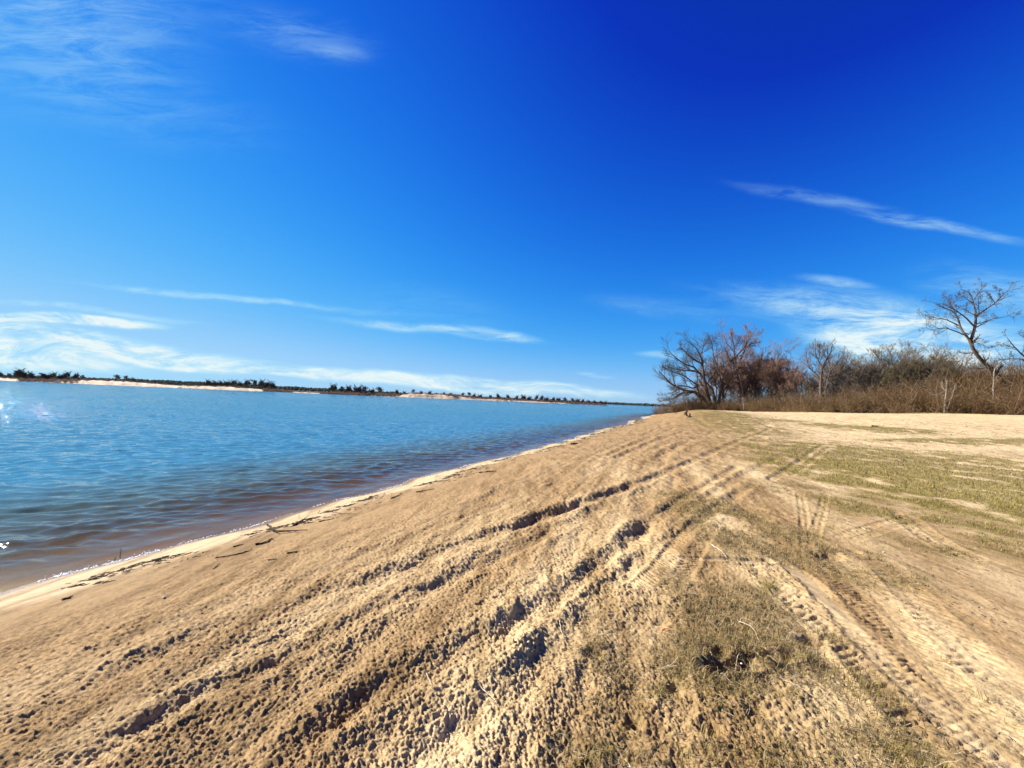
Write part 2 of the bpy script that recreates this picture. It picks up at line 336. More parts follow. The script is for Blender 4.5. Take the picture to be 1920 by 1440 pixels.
# ------------------------------------------------------------------ world and sun
def make_world():
    w = bpy.data.worlds.new('World'); sc.world = w; w.use_nodes = True; nt = w.node_tree; nt.nodes.clear()
    out = nd(nt, 'ShaderNodeOutputWorld'); bg = nd(nt, 'ShaderNodeBackground'); nt.links.new(bg.outputs[0], out.inputs[0]); bg.inputs[1].default_value = .12
    sky = nd(nt, 'ShaderNodeTexSky', sky_type='NISHITA'); sky.sun_disc = False; sky.sun_elevation = SUN_EL; sky.sun_rotation = SUN_AZ
    sky.altitude = 200; sky.air_density = 1.0; sky.dust_density = .05; sky.ozone_density = 3.0
    tc = nd(nt, 'ShaderNodeTexCoord')
    # deepen the blue as the phone picture does
    gm = nd(nt, 'ShaderNodeSeparateColor'); nt.links.new(sky.outputs[0], gm.inputs[0])
    cb = nd(nt, 'ShaderNodeCombineColor')
    def soft(v, top): return mth(nt, 'MULTIPLY', mth(nt, 'SUBTRACT', 1., mth(nt, 'EXPONENT', mth(nt, 'MULTIPLY', v, -1/top))), top)
    R_ = soft(mth(nt, 'MULTIPLY', mth(nt, 'POWER', gm.outputs[0], 2.6), .0078), .36)
    G_ = soft(mth(nt, 'MAXIMUM', mth(nt, 'MULTIPLY', mth(nt, 'SUBTRACT', gm.outputs[1], 1.16), .195), .036), .74)
    B_ = mth(nt, 'MULTIPLY', mth(nt, 'SUBTRACT', 1., mth(nt, 'EXPONENT', mth(nt, 'MULTIPLY', mth(nt, 'SUBTRACT', mth(nt, 'MAXIMUM', gm.outputs[2], 1.8), 1.5), -1/1.6))), .98)
    for i, o in enumerate((R_, G_, B_)): nt.links.new(mth(nt, 'MULTIPLY', o, SKY_GAIN), cb.inputs[i])
    # direction on the plane one unit north: u = x/y, v = z/y
    sx = nd(nt, 'ShaderNodeSeparateXYZ'); nt.links.new(tc.outputs['Generated'], sx.inputs[0])
    yy = mth(nt, 'MAXIMUM', sx.outputs[1], .05)
    uv = nd(nt, 'ShaderNodeCombineXYZ'); nt.links.new(mth(nt, 'DIVIDE', sx.outputs[0], yy), uv.inputs[0]); nt.links.new(mth(nt, 'DIVIDE', sx.outputs[2], yy), uv.inputs[1])
    # slow warp so that the bands wander
    wn = noise(nt, uv.outputs[0], 3.2, 4, .55)
    wv = nd(nt, 'ShaderNodeVectorMath', operation='SCALE'); wv.inputs['Scale'].default_value = .055
    ws = nd(nt, 'ShaderNodeVectorMath', operation='SUBTRACT'); ws.inputs[1].default_value = (.5, .5, .5); nt.links.new(wn.outputs['Color'], ws.inputs[0]); nt.links.new(ws.outputs[0], wv.inputs[0])
    wa = nd(nt, 'ShaderNodeVectorMath', operation='ADD'); nt.links.new(uv.outputs[0], wa.inputs[0]); nt.links.new(wv.outputs[0], wa.inputs[1]); P = wa.outputs[0]
    def uvp(px, py):
        d = ray(px, py); return d[0]/d[1], d[2]/d[1]
    tot = None
    for (x0, y0, x1, y1, w, k) in CLOUDS_AND_GLOW:
        a = uvp(x0, y0); b = uvp(x1, y1); mp = nd(nt, 'ShaderNodeMapping', vector_type='TEXTURE')
        mp.inputs['Location'].default_value = ((a[0]+b[0])/2, (a[1]+b[1])/2, 0); mp.inputs['Rotation'].default_value = (0, 0, math.atan2(b[1]-a[1], b[0]-a[0]))
        mp.inputs['Scale'].default_value = (math.dist(a, b)/2, w/740., 1); nt.links.new(P, mp.inputs[0])
        ln = nd(nt, 'ShaderNodeVectorMath', operation='LENGTH'); nt.links.new(mp.outputs[0], ln.inputs[0])
        mr = nd(nt, 'ShaderNodeMapRange', interpolation_type='SMOOTHERSTEP'); nt.links.new(ln.outputs['Value'], mr.inputs[0])
        mr.inputs[1].default_value = .45 if k >= .9 else 0; mr.inputs[2].default_value = 1.12 if k >= .9 else 1.25; mr.inputs[3].default_value = k; mr.inputs[4].default_value = 0
        tot = mr.outputs[0] if tot is None else mth(nt, 'MAXIMUM', tot, mr.outputs[0]) if k > .3 else mth(nt, 'ADD', tot, mr.outputs[0])
    # fibres along the bands
    mp = nd(nt, 'ShaderNodeMapping'); mp.inputs['Rotation'].default_value = (0, 0, math.radians(4)); mp.inputs['Scale'].default_value = (2.6, 13, 1); nt.links.new(P, mp.inputs[0])
    fb = noise(nt, mp.outputs[0], 1.7, 10, .70, .5)
    fr = nd(nt, 'ShaderNodeMapRange'); nt.links.new(fb.outputs[0], fr.inputs[0]); fr.inputs[1].default_value = .38; fr.inputs[2].default_value = .60; fr.inputs[3].default_value = .10; fr.inputs[4].default_value = 1.1
    cl = mth(nt, 'MULTIPLY', tot, fr.outputs[0])
    # very thin veil everywhere low down
    vz = nd(nt, 'ShaderNodeMapRange', interpolation_type='SMOOTHSTEP'); nt.links.new(sx.outputs[2], vz.inputs[0]); vz.inputs[1].default_value = -.02; vz.inputs[2].default_value = .16; vz.inputs[3].default_value = .16; vz.inputs[4].default_value = 0
    cl = mth(nt, 'ADD', cl, vz.outputs[0], clamp=True)
    thin = tuple(v*SKY_GAIN for v in (.42, .84, .98)); c = mix(nt, cl, cb.outputs[0], mix(nt, cl, thin, CLOUDC))
    nt.links.new(c, bg.inputs[0])
EXPO = 1.5; SKY_GAIN = 1/(.12*2**EXPO)
CLOUDC = tuple(v*SKY_GAIN for v in (.80, .93, .955))
CLOUDS_AND_GLOW = [(-300,576,560,704,32,1.0),(-260,640,300,690,32,.95),(150,668,760,712,17,.95),(620,702,1180,742,9,.8),(500,690,1250,748,18,.9),(-200,592,345,606,14,1.2),(-100,556,420,604,9,.5),
 (60,520,780,592,9,.5),(580,592,1040,642,11,.6),(850,612,1030,641,12,.75),(1070,698,1160,708,7,.6),(380,20,730,100,60,.17),(560,85,715,105,20,.15),(-160,-40,420,100,230,.30),(60,160,560,260,90,.09),  # widest upper-left entry is no cloud: bloom near the sun painted as a veil
 (1350,335,1740,415,17,.24),(1540,385,1990,468,15,.42),(1480,518,1660,545,13,.45),(1290,545,2000,640,50,.7),(1450,590,2050,720,80,1.0),(1180,658,1300,668,8,.4),(1340,560,1600,600,22,.4),
 (1080,560,1420,600,26,.14),(1700,520,2100,600,60,.4),(600,560,1000,600,50,.08)]
make_world()
sl = bpy.data.lights.new('sun', 'SUN'); so = bpy.data.objects.new('sun', sl); C.objects.link(so); sl.energy = 4.9; sl.angle = math.radians(.53); sl.color = (1, .95, .87)
from mathutils import Vector
so.rotation_euler = Vector(SUNV).to_track_quat('Z', 'Y').to_euler()
sc.view_settings.view_transform = 'Standard'; sc.view_settings.look = 'None'; sc.view_settings.exposure = EXPO; sc.view_settings.gamma = 1
#==TERRAIN
# ------------------------------------------------------------------ ground sheet
def polar(rs, ths):
    R, T = np.meshgrid(rs, ths, indexing='ij'); return R*np.sin(T), R*np.cos(T)
def grid_faces(n, m, wrap=False):
    i = np.arange(n-1)[:, None]*m+np.arange(m-1 if not wrap else m)[None]
    j = np.arange(n-1)[:, None]*m+((np.arange(m-1 if not wrap else m)+1) % m)[None]
    return np.stack([i, i+m, j+m, j], -1).reshape(-1, 4)
FINE = math.radians(60)
ths = np.concatenate([np.arange(-FINE, FINE, .0024), np.linspace(FINE, 2*math.pi-FINE, 150, endpoint=False)])
rs = [.25]
while rs[-1] < 6000:
    r = rs[-1]; rs.append(r+(.06 if r < 1.0 else .0024*r if r < 6 else .0036*r if r < 14 else .007*r if r < 90 else .03*r))
rs = np.array(rs)
X, Y = polar(rs, ths); sh = X.shape; x = X.ravel(); y = Y.ravel(); r = np.hypot(x, y); s = shore_s(x, y)
z = base_z(x, y, s); near = r < 260; dz = np.zeros_like(z); g = np.zeros_like(z); gr = np.zeros_like(z); fl = np.zeros_like(z)
sel = near & (s > -1); a, b, c, d = detail(x[sel], y[sel], s[sel], r[sel]); dz[sel] = a; g[sel] = b; gr[sel] = c; fl[sel] = d
z = z+dz
sn = s+.10*vn(x*.7, y*.7, 91)
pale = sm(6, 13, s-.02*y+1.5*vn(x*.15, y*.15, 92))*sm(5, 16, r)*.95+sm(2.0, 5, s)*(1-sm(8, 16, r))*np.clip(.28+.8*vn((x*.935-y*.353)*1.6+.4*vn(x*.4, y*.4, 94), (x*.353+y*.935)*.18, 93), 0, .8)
wet = (1-sm(.03, .38, sn)); smo = sm(.1, .3, sn)*(1-sm(.8, 1.4, sn))
V = np.column_stack([x, y, z]); 
ctr = len(V); V = np.vstack([V, [[0, 0, -.02]]]); m = len(ths)
tri = np.column_stack([np.full(m, ctr), np.arange(m), (np.arange(m)+1) % m])
ap = lambda q: np.append(q, 0)
SAND = sand_material()
gr_o = mesh_np('ground', V, [grid_faces(len(rs), m, True)[:, ::-1], tri], SAND, True,
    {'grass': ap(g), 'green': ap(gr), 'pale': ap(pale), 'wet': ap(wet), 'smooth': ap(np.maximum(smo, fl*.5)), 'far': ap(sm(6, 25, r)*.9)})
tag(gr_o, kind='structure')
#==WATER
# ------------------------------------------------------------------ water
def water_mat():
    m, nt, out = mat_new('lake_water'); geo = nd(nt, 'ShaderNodeNewGeometry'); pos = geo.outputs['Position']
    mp = nd(nt, 'ShaderNodeMapping'); mp.inputs['Rotation'].default_value = (0, 0, math.radians(-12)); mp.inputs['Scale'].default_value = (.45, 1, 1); nt.links.new(pos, mp.inputs[0])
    f = attr(nt, 'far').outputs['Fac']
    n1 = noise(nt, mp.outputs[0], 9, 3, .6); n2 = noise(nt, mp.outputs[0], 1.5, 4, .6)
    b1 = nd(nt, 'ShaderNodeBump'); b1.inputs['Distance'].default_value = .02; b1.inputs['Strength'].default_value = .28; nt.links.new(n1.outputs[0], b1.inputs['Height'])
    b2 = nd(nt, 'ShaderNodeBump'); b2.inputs['Distance'].default_value = .5; nt.links.new(mth(nt, 'MULTIPLY', f, 1.0), b2.inputs['Strength']); nt.links.new(n2.outputs[0], b2.inputs['Height']); nt.links.new(b1.outputs[0], b2.inputs['Normal'])
    N = b2.outputs[0]
    gl = nd(nt, 'ShaderNodeBsdfGlossy'); mr_ = nd(nt, 'ShaderNodeMapRange'); nt.links.new(f, mr_.inputs[0]); mr_.inputs[3].default_value = .04; mr_.inputs[4].default_value = .025; nt.links.new(mr_.outputs[0], gl.inputs['Roughness']); nt.links.new(N, gl.inputs['Normal'])
    tr = nd(nt, 'ShaderNodeBsdfTransparent'); tr.inputs[0].default_value = (.90, .82, .58, 1)
    df = nd(nt, 'ShaderNodeBsdfDiffuse'); dcol = ramp(nt, attr(nt, 'deep').outputs['Fac'], [(.10, (.20, .15, .075)), (.50, (.10, .15, .13)), (.95, (.04, .15, .225))]); nt.links.new(dcol.outputs[0], df.inputs[0])
    ms = nd(nt, 'ShaderNodeMixShader'); nt.links.new(attr(nt, 'deep').outputs['Fac'], ms.inputs[0]); nt.links.new(tr.outputs[0], ms.inputs[1]); nt.links.new(df.outputs[0], ms.inputs[2])
    dt = nd(nt, 'ShaderNodeVectorMath', operation='DOT_PRODUCT'); nt.links.new(geo.outputs['Incoming'], dt.inputs[0]); nt.links.new(N, dt.inputs[1])
    fr = mth(nt, 'MULTIPLY_ADD', mth(nt, 'POWER', mth(nt, 'SUBTRACT', 1., mth(nt, 'ABSOLUTE', dt.outputs['Value']), clamp=True), 5.), .97, .021)
    m2 = nd(nt, 'ShaderNodeMixShader'); nt.links.new(fr, m2.inputs[0]); nt.links.new(ms.outputs[0], m2.inputs[1]); nt.links.new(gl.outputs[0], m2.inputs[2])
    nt.links.new(m2.outputs[0], out.inputs[0]); return m
tw = np.concatenate([np.arange(-FINE, math.radians(42), .0034), np.linspace(math.radians(42), math.radians(300), 60)])
rw = [1.0]
while rw[-1] < 9000:
    r = rw[-1]; rw.append(r+(.05*r if r < 3.2 else .0042*r if r < 60 else .012*r if r < 300 else .05*r))
rw = np.array(rw); X, Y = polar(rw, tw); x = X.ravel(); y = Y.ravel(); r = np.hypot(x, y); s = shore_s(x, y)
depth = np.clip(-s, 0, 60)
wv = np.zeros_like(x); rg = np.random.default_rng(3)
x1 = x+.25*vn(x*.5, y*.5, 101); y1 = y+.25*vn(x*.5, y*.5, 102)
for k in range(44):
    lam = .12*(.85/.12)**rg.random(); th = math.radians(-72+rg.normal(0, 20)); kk = 2*math.pi/lam      # travelling to the south-east, toward the sand
    am = .0130*lam**1.15*rg.uniform(.5, 1.4); ph = rg.random()*6.28
    q = kk*(x1*math.cos(th)+y1*math.sin(th))+ph
    env = .55+.75*vn(x/(lam*3.4)+k*7, y/(lam*2.2), 200+k)
    w_ = am*env*np.sin(q)*(1-sm(.25, .5, .0042*r/lam))
    wv += w_
wv = wv*sm(-.05, 1.6, depth)
wv += .012*np.exp(-((s+.30+.08*vn(x*.8, y*.8, 111))/.10)**2)*sm(.1, 1, .5+vn(x*.6, y*.6, 112))      # small lapping wave
sp_ = np.where(r < 60, .0042*r, np.where(r < 300, .012*r, .05*r)); wv += sm(9, 50, r)*.068*np.minimum(sp_, 6)*rg.normal(0, 1, len(r))*(.7+.6*vn(x*.08, y*.2, 113))*sm(.3, 3, depth)*(1-sm(60, 150, r)*.55)
keep = s.reshape(X.shape) < .7
gf = grid_faces(len(rw), len(tw)); kp = keep.ravel(); gf = gf[kp[gf].all(1)]
wo = mesh_np('water', np.column_stack([x, y, WZ+wv]), [gf[:, ::-1]], water_mat(), True, {'deep': sm(.2, 8.0, depth)**.62*.97, 'far': sm(6, 70, r)**.6})
tag(wo, kind='structure')
#==FAR
# ------------------------------------------------------------------ far shore
BAR = np.array([(-260,225),(-150,233),(0,245),(150,258),(300,272),(450,290),(560,305),(620,315),(700,335),(850,375),(1000,430),(1100,480),(1150,520)], float)
def barY(px): return np.interp(px, BAR[:, 0], BAR[:, 1])
def hx(px, Y):
    d = [ray(p, 707+.044*p) for p in np.atleast_1d(px)]; return np.array([q[0]/q[1] for q in d])*Y
BARH = np.array([(-260,1.2),(-100,1.5),(0,1.5),(60,1.0),(150,2.2),(230,2.6),(330,1.3),(420,2.2),(500,1.3),(560,.7),(640,.7),(740,1.2),(780,3.6),(850,3.4),(900,1.9),(1000,1.5),(1090,.9),(1135,.4),(1150,.1)])
bp = np.linspace(-260, 1152, 500); tt = np.concatenate([np.linspace(-6, 16, 30), np.linspace(18, 75, 24)])
BPX, TT = np.meshgrid(bp, tt, indexing='ij'); BY0 = barY(BPX)+3*vn(BPX/23., BPX*0, 301)+1.2*vn(BPX/6., BPX*0, 302)
def bar_h(px, t):
    px = np.asarray(px, float); t = np.asarray(t, float)
    end = sm(1152, 1125, px) if False else 1-sm(1120, 1151, px)
    H = np.interp(px, BARH[:, 0], BARH[:, 1])*(1+.25*vn(px/9., t/9., 303))
    return WZ-.7+(H+.7)*sm(-5, 12, t)*(1-sm(45, 74, t))*end+.5*sm(12, 30, t)*(1-sm(40, 70, t))*end*(.6+.5*vn(px/14., t/8., 304))
BZ = bar_h(BPX, TT); BYY = BY0+TT; BX = (hx(bp, 1.))[:, None]*BYY
def bar_mat():
    m, nt, out = mat_new('sandbar_sand'); b = nd(nt, 'ShaderNodeBsdfPrincipled'); nt.links.new(b.outputs[0], out.inputs[0])
    geo = nd(nt, 'ShaderNodeNewGeometry'); n = noise(nt, geo.outputs['Position'], .12, 5, .65)
    nt.links.new(ramp(nt, n.outputs[0], [(.35, (.31, .23, .14)), (.55, (.42, .32, .205)), (.75, (.47, .37, .26))]).outputs[0], b.inputs['Base Color']); b.inputs['Roughness'].default_value = .95
    return m
tag(mesh_np('sandbar', np.column_stack([BX.ravel(), BYY.ravel(), BZ.ravel()]), [grid_faces(len(bp), len(tt))], bar_mat(), True), kind='structure')
def bar_pos(px, t):
    Y = float(barY(px))+3*float(vn(np.array([px/23.]), np.array([0.]), 301)[0])+t
    return np.array([hx(px, Y)[0], Y, float(bar_h(np.array([px]), np.array([t]))[0])])
VC = vcol_mat('dry_brush')
# hill line across the lake, wooded
hp = np.linspace(-420, 1500, 260); top = np.interp(hp, [-420,0,200,300,400,560,640,800,1000,1140,1230,1300,1500], [693,703,709,712,717,725.5,729.5,739,748,754.2,757.6,760.5,769])
HY = np.interp(hp, [-420, 1500], [1250, 1900]); HXs = hx(hp, 1.)
ht = EYE+(707+.044*hp-top)*HY/740*.98
rows = [np.column_stack([HXs*(HY-70+q*60), HY-70+q*60, np.where(q == 0, WZ-.5, (ht-6)*[0, .35, .8, 1, .6, 0][q]+WZ*0)]) for q in range(6)]
HV = np.stack(rows, 1)
def hill_mat():
    m, nt, out = mat_new('hill_ground'); b = nd(nt, 'ShaderNodeBsdfPrincipled'); nt.links.new(b.outputs[0], out.inputs[0]); b.inputs['Base Color'].default_value = (.045, .055, .035, 1); b.inputs['Roughness'].default_value = 1; return m
tag(mesh_np('hills', HV.reshape(-1, 3), [grid_faces(len(hp), 6)], hill_mat(), True), kind='structure')
rg = np.random.default_rng(5); n = 9000; B = Buf()
u = rg.uniform(-420, 1500, n); q = rg.uniform(0, 3.2, n); Y = np.interp(u, hp, HY)-70+q*60; X = np.interp(u, hp, HXs)*Y
Z = np.interp(q, [0, 1, 2, 3, 4], [0, .35, .8, 1, .6])*(np.interp(u, hp, ht)-6); hh = rg.uniform(4, 9, n)*(1+.3*vn(u/30., u*0, 311)); ww = hh*rg.uniform(.35, .6, n)
k = 6; an = np.arange(k)*2*np.pi/k
ring = lambda rad, z_, ph: np.stack([X[:, None]+rad[:, None]*np.cos(an+ph[:, None]), Y[:, None]+rad[:, None]*np.sin(an+ph[:, None]), np.broadcast_to(z_[:, None], (n, k))], -1)*1.0
ph = rg.random(n)*6
Vt = np.concatenate([ring(ww*.6, Z-1, ph), ring(ww, Z+hh*.45, ph), ring(ww*.45, Z+hh*.85, ph+.4), np.column_stack([X, Y, Z+hh])[:, None]], 1); Vt[:, :18, 2] += rg.normal(0, .5, (n, 18))
o = np.arange(n)[:, None]*19; i = np.arange(k)
Q = np.concatenate([np.stack([o+i+6*l, o+(i+1) % k+6*l, o+(i+1) % k+6*(l+1), o+i+6*(l+1)], -1).reshape(-1, 4) for l in (0, 1)])
Tt = np.stack([o+12+i, o+12+(i+1) % k, np.broadcast_to(o+18, (n, k))], -1).reshape(-1, 3)
fc = (np.array([.030, .042, .030])*rg.uniform(.6, 1.5, (n, 1))); 
fw = mesh_np('far_woods', Vt.reshape(-1, 3), [Q, Tt], vcol_mat('far_foliage', 1.), False, {'col': np.repeat(fc, 19, 0)})
tag(fw, 'dark blue green line of woods far across the lake, below the white cloud bank', 'woods', kind='stuff')
# dry reddish brush on the sandbar: spiky tufts
def tufts(pts, hts, cols, spikes, rg, name, label, spread=.9):
    n = len(pts); P = np.repeat(pts, spikes, 0); H = np.repeat(hts, spikes); c = np.repeat(cols, spikes, 0)*rg.uniform(.6, 1.4, (n*spikes, 1))
    a = rg.random(n*spikes)*2*np.pi; rr = H*spread*rg.random(n*spikes)**.7; lean = rg.normal(0, .25, (n*spikes, 2))*H[:, None]
    base = P+np.column_stack([rr*np.cos(a), rr*np.sin(a), -.1+0*a]); ctr_ = base+np.column_stack([lean, H*rg.uniform(.5, 1.05, n*spikes)*(1-.45*(rr/(H*spread))**2)])
    w = (H*.055*rg.uniform(.5, 1.5, n*spikes))[:, None]; d1 = np.column_stack([np.cos(a), np.sin(a), 0*a])*w; d2 = np.column_stack([-np.sin(a), np.cos(a), 0*a])*w
    V = np.stack([base+d1, base-d1*.5+d2, base-d1*.5-d2, ctr_], 1); o = np.arange(len(V))[:, None]*4
    T3 = np.concatenate([o+np.array([0, 1, 3]), o+np.array([1, 2, 3]), o+np.array([2, 0, 3])])
    ob = mesh_np(name, V.reshape(-1, 3), [T3], VC, False, {'col': np.repeat(c, 4, 0)}); tag(ob, label, 'brush', kind='stuff'); return ob
rg = np.random.default_rng(9); pts = []; hts = []; cols = []
def brush(p0, p1, t0, t1, n, h0, h1, col):
    for _ in range(n):
        p = rg.uniform(p0, p1); pts.append(bar_pos(p, rg.uniform(t0, t1))); hts.append(rg.uniform(h0, h1)); cols.append(col)
RED = (.085, .045, .03); DRK = (.035, .035, .022); BRN = (.10, .065, .035)
brush(-200, 1135, 17, 45, 2600, .5, 1.5, BRN); brush(-60, 150, 14, 40, 500, .6, 1.6, DRK)
brush(35, 145, 2, 15, 500, .6, 1.6, RED); brush(335, 370, 0, 3, 24, .4, .9, DRK); brush(495, 548, 1, 14, 260, .8, 2.2, RED); brush(600, 748, 3, 18, 700, .8, 2.4, RED)
brush(350, 500, 14, 22, 300, .5, 1.2, DRK); brush(840, 1136, 9, 20, 900, .8, 2.6, RED); brush(1060, 1138, 3, 14, 350, .6, 2.2, RED); brush(750, 840, 16, 30, 260, .6, 1.6, RED); brush(930, 960, 2, 6, 40, .5, 1.3, DRK); brush(620, 1120, 16, 40, 900, 1.0, 2.8, RED)
brush(160, 235, 5, 9, 40, .2, .5, BRN); brush(545, 640, 8, 20, 200, .5, 1.4, RED)
tufts(np.array(pts), np.array(hts), np.array(cols), 14, rg, 'sandbar_brush', 'dry reddish brown brush growing along the far sandbar')

#==TREES
# ------------------------------------------------------------------ bare trees
def norm(a): return a/(np.linalg.norm(a, axis=-1, keepdims=True)+1e-9)
def grow(S, D, L, N, wob, up, rg):
    B = len(S); P = np.zeros((B, N, 3)); P[:, 0] = S; d = norm(D)
    for i in range(1, N):
        d = norm(d+rg.normal(0, wob, (B, 3))+np.array([0, 0, up])); P[:, i] = P[:, i-1]+d*(L/(N-1))[:, None]
    return P
def spawn(P, R, k, t0, t1, ang, ratio, rr, rg, lens=None):
    B, N, _ = P.shape
    Lp = np.linalg.norm(np.diff(P, axis=1), axis=2).sum(1) if lens is None else lens
    t = (t0+(t1-t0)*(np.arange(k)[None]+rg.random((B, k)))/k); f = t*(N-1); i = np.minimum(f.astype(int), N-2); w = (f-i)[..., None]; b = np.arange(B)[:, None]
    S = P[b, i]*(1-w)+P[b, i+1]*w; T = norm(P[b, i+1]-P[b, i]); r = R[b, i]*(1-w[..., 0])+R[b, i+1]*w[..., 0]
    rv = rg.normal(0, 1, S.shape); pr = norm(rv-(rv*T).sum(-1, keepdims=True)*T); a = np.radians(ang)*rg.uniform(.6, 1.35, (B, k))[..., None]
    D = T*np.cos(a)+pr*np.sin(a); L = Lp[:, None]*ratio*(1.15-.65*t)*rg.uniform(.65, 1.3, (B, k))
    return S.reshape(-1, 3), D.reshape(-1, 3), L.ravel(), (r*rr).ravel()
def resample(P, N, rg, j=.0):
    P = np.array(P, float); Q = smooth_path3(P); l = np.r_[0, np.cumsum(np.linalg.norm(np.diff(Q, axis=0), axis=1))]
    t = np.linspace(0, l[-1], N); out = np.stack([np.interp(t, l, Q[:, c]) for c in range(3)], 1); out[1:-1] += rg.normal(0, j, (N-2, 3)); return out
def smooth_path3(P):
    for _ in range(2):
        Q = [P[0]]
        for a, b in zip(P[:-1], P[1:]): Q += [.75*a+.25*b, .25*a+.75*b]
        Q.append(P[-1]); P = np.array(Q)
    return P
def tree_meshes(limbs, lv, rg, twig=.006):
    """limbs (list of (P,r0,r1)); lv: list of dict(k,t0,ang,ratio,rr,N,wob,up,sides)"""
    tb = Buf(); cb = Buf(); P = np.stack([l[0] for l in limbs]); N = P.shape[1]; u = np.linspace(0, 1, N)
    R = np.stack([l[1]*(1-u)**.9+l[2]*(1-(1-u)**.9) for l in limbs]); tb.tube(P, R, 7)
    cur = [(P, R)]
    for li, q in enumerate(lv):
        S, D, L, r = spawn(P, R, q['k'], q.get('t0', .25), 1., q['ang'], q['ratio'], q['rr'], rg, q.get('lens'))
        if q.get('maxL'): L = np.minimum(L, q['maxL']*rg.uniform(.7, 1.2, len(L)))
        P = grow(S, D, L, q['N'], q['wob'], q['up'], rg); r = np.maximum(r, twig*1.2)
        R = r[:, None]*np.linspace(1, .35, q['N'])[None]; R = np.maximum(R, twig)
        (tb if q.get('wood') else cb).tube(P, R, q.get('sides', 3))
    return tb, cb
def place_tree(name, tb, cb, bark, twigm, loc, label, cat='tree', group=None):
    root = empty(name, loc); o = np.array(loc)
    for b in (tb, cb): b.V = [v-o for v in b.V]
    tb.build('trunk', bark, root, True)
    if cb.V: cb.build('crown', twigm, root)
    tag(root, label, cat, group); return root
BARK = bark_mat('bark_dark', (.045, .032, .024), (.13, .095, .07)); BARKG = bark_mat('bark_grey', (.08, .062, .046), (.19, .155, .12)); BARKP = bark_mat('bark_pale', (.22, .18, .14), (.42, .36, .30))
TW_R = bark_mat('twigs_reddish', (.16, .092, .06), (.30, .18, .125)); TW_G = bark_mat('twigs_grey', (.095, .072, .05), (.20, .155, .11)); TW_D = bark_mat('twigs_dark', (.045, .036, .03), (.11, .09, .07)); TW_B = bark_mat('twigs_brown', (.085, .07, .055), (.18, .145, .11)); TW_O = bark_mat('twigs_olive', (.075, .062, .03), (.15, .125, .06))
def limb_px(pts, Y, zx, zy, sc_, dy0, dy1, rg, N=9):
    n = len(pts); return resample([at(zx+a/sc_, zy+b/sc_, Y+dy0+(dy1-dy0)*i/(n-1)) for i, (a, b) in enumerate(pts)], N, rg, .02)
# --- the wide spreading tree at the end of the beach
rg = np.random.default_rng(21); Y1 = 76.; Z4 = (1200, 600, 6.4)
def lp(pts, d1, r0, r1, d0=0.): return (limb_px(pts, Y1, *Z4, d0, d1, rg), r0, r1)
T1 = [lp([(870,1090),(800,980),(720,905),(640,850),(530,855),(430,800),(340,750),(280,660),(225,615)], 2.5, .42, .07),
 lp([(890,1080),(900,920),(850,800),(770,740),(720,630),(650,560),(540,535),(450,480),(350,375)], 4, .34, .06),
 lp([(750,680),(720,630),(600,610),(500,600),(400,590),(330,560)], 1, .17, .04, 2.),
 lp([(700,780),(640,830),(600,800),(520,790),(440,785),(370,830)], -2, .16, .04),
 lp([(690,780),(660,770),(580,700),(500,650),(430,640),(360,600)], -1.5, .15, .04),
 lp([(880,1080),(800,860),(760,650),(745,470),(700,380),(660,310),(590,270)], -3, .32, .05),
 lp([(757,600),(745,470),(740,360),(790,260),(830,215)], 1.5, .15, .04, -2),
 lp([(750,560),(745,520),(650,480),(580,420),(520,350),(470,330)], -2.5, .16, .04, -2),
 lp([(920,1080),(985,800),(970,680),(900,600),(820,560),(780,480)], 3, .28, .05),
 lp([(975,760),(930,560),(880,430),(870,300),(850,240)], 1, .17, .04, 1.),
 lp([(540,860),(440,900),(370,990),(320,1010)], 1, .13, .04), lp([(620,850),(500,880),(400,950),(290,960),(230,985)], 4, .12, .03),
 lp([(700,905),(760,1010),(620,1070),(560,1095)], 0, .15, .08)]
LV1 = [dict(k=9, t0=.25, ang=46, ratio=.42, rr=.5, N=6, wob=.15, up=.09, sides=4, wood=1, maxL=3.6), dict(k=8, t0=.12, ang=40, ratio=.62, rr=.55, N=5, wob=.15, up=.08, maxL=2.2), dict(k=8, t0=.1, ang=34, ratio=.75, rr=.6, N=4, wob=.13, up=.05, maxL=1.5)]
b1 = at(1335, 771, Y1); b1[2] = ground_z(b1[0], b1[1])[0]-.1
place_tree('spreading_tree', *tree_meshes(T1, LV1, rg, .008), BARK, TW_D, b1, 'wide bare tree of many dark trunks leaning out over the water at the beach end')
T2 = [lp([(990,1080),(1000,900),(975,720),(1010,620),(1060,520),(1085,450),(1040,380),(1000,320)], 3, .30, .05, 3.),
 lp([(1060,520),(1160,430),(1260,330),(1300,220),(1310,120)], 2, .17, .04, 3.), lp([(1220,1090),(1210,830),(1160,640),(1140,400),(1080,320),(1010,250),(1000,180)], 6, .30, .05, 4.),
 lp([(1140,420),(1120,260),(1090,150)], 3, .14, .04, 5.), lp([(1200,480),(1240,400),(1270,310),(1310,230),(1380,130)], 4, .16, .04, 4.),
 lp([(1280,330),(1340,280),(1420,265)], 4, .1, .03, 4.), lp([(1090,850),(1030,700),(990,480),(980,400)], 4, .16, .04, 4.), lp([(1215,1000),(1330,700),(1380,560),(1430,400)], 6, .2, .04, 4.), lp([(1230,1000),(1290,760),(1260,560),(1230,470)], 6, .16, .04, 4.)]
b2 = at(1372, 771, Y1+4); b2[2] = ground_z(b2[0], b2[1])[0]-.1
place_tree('tall_bare_tree', *tree_meshes(T2, LV1, rg, .008), BARK, TW_R, b2, 'tallest bare tree of the left clump, behind the spreading tree')
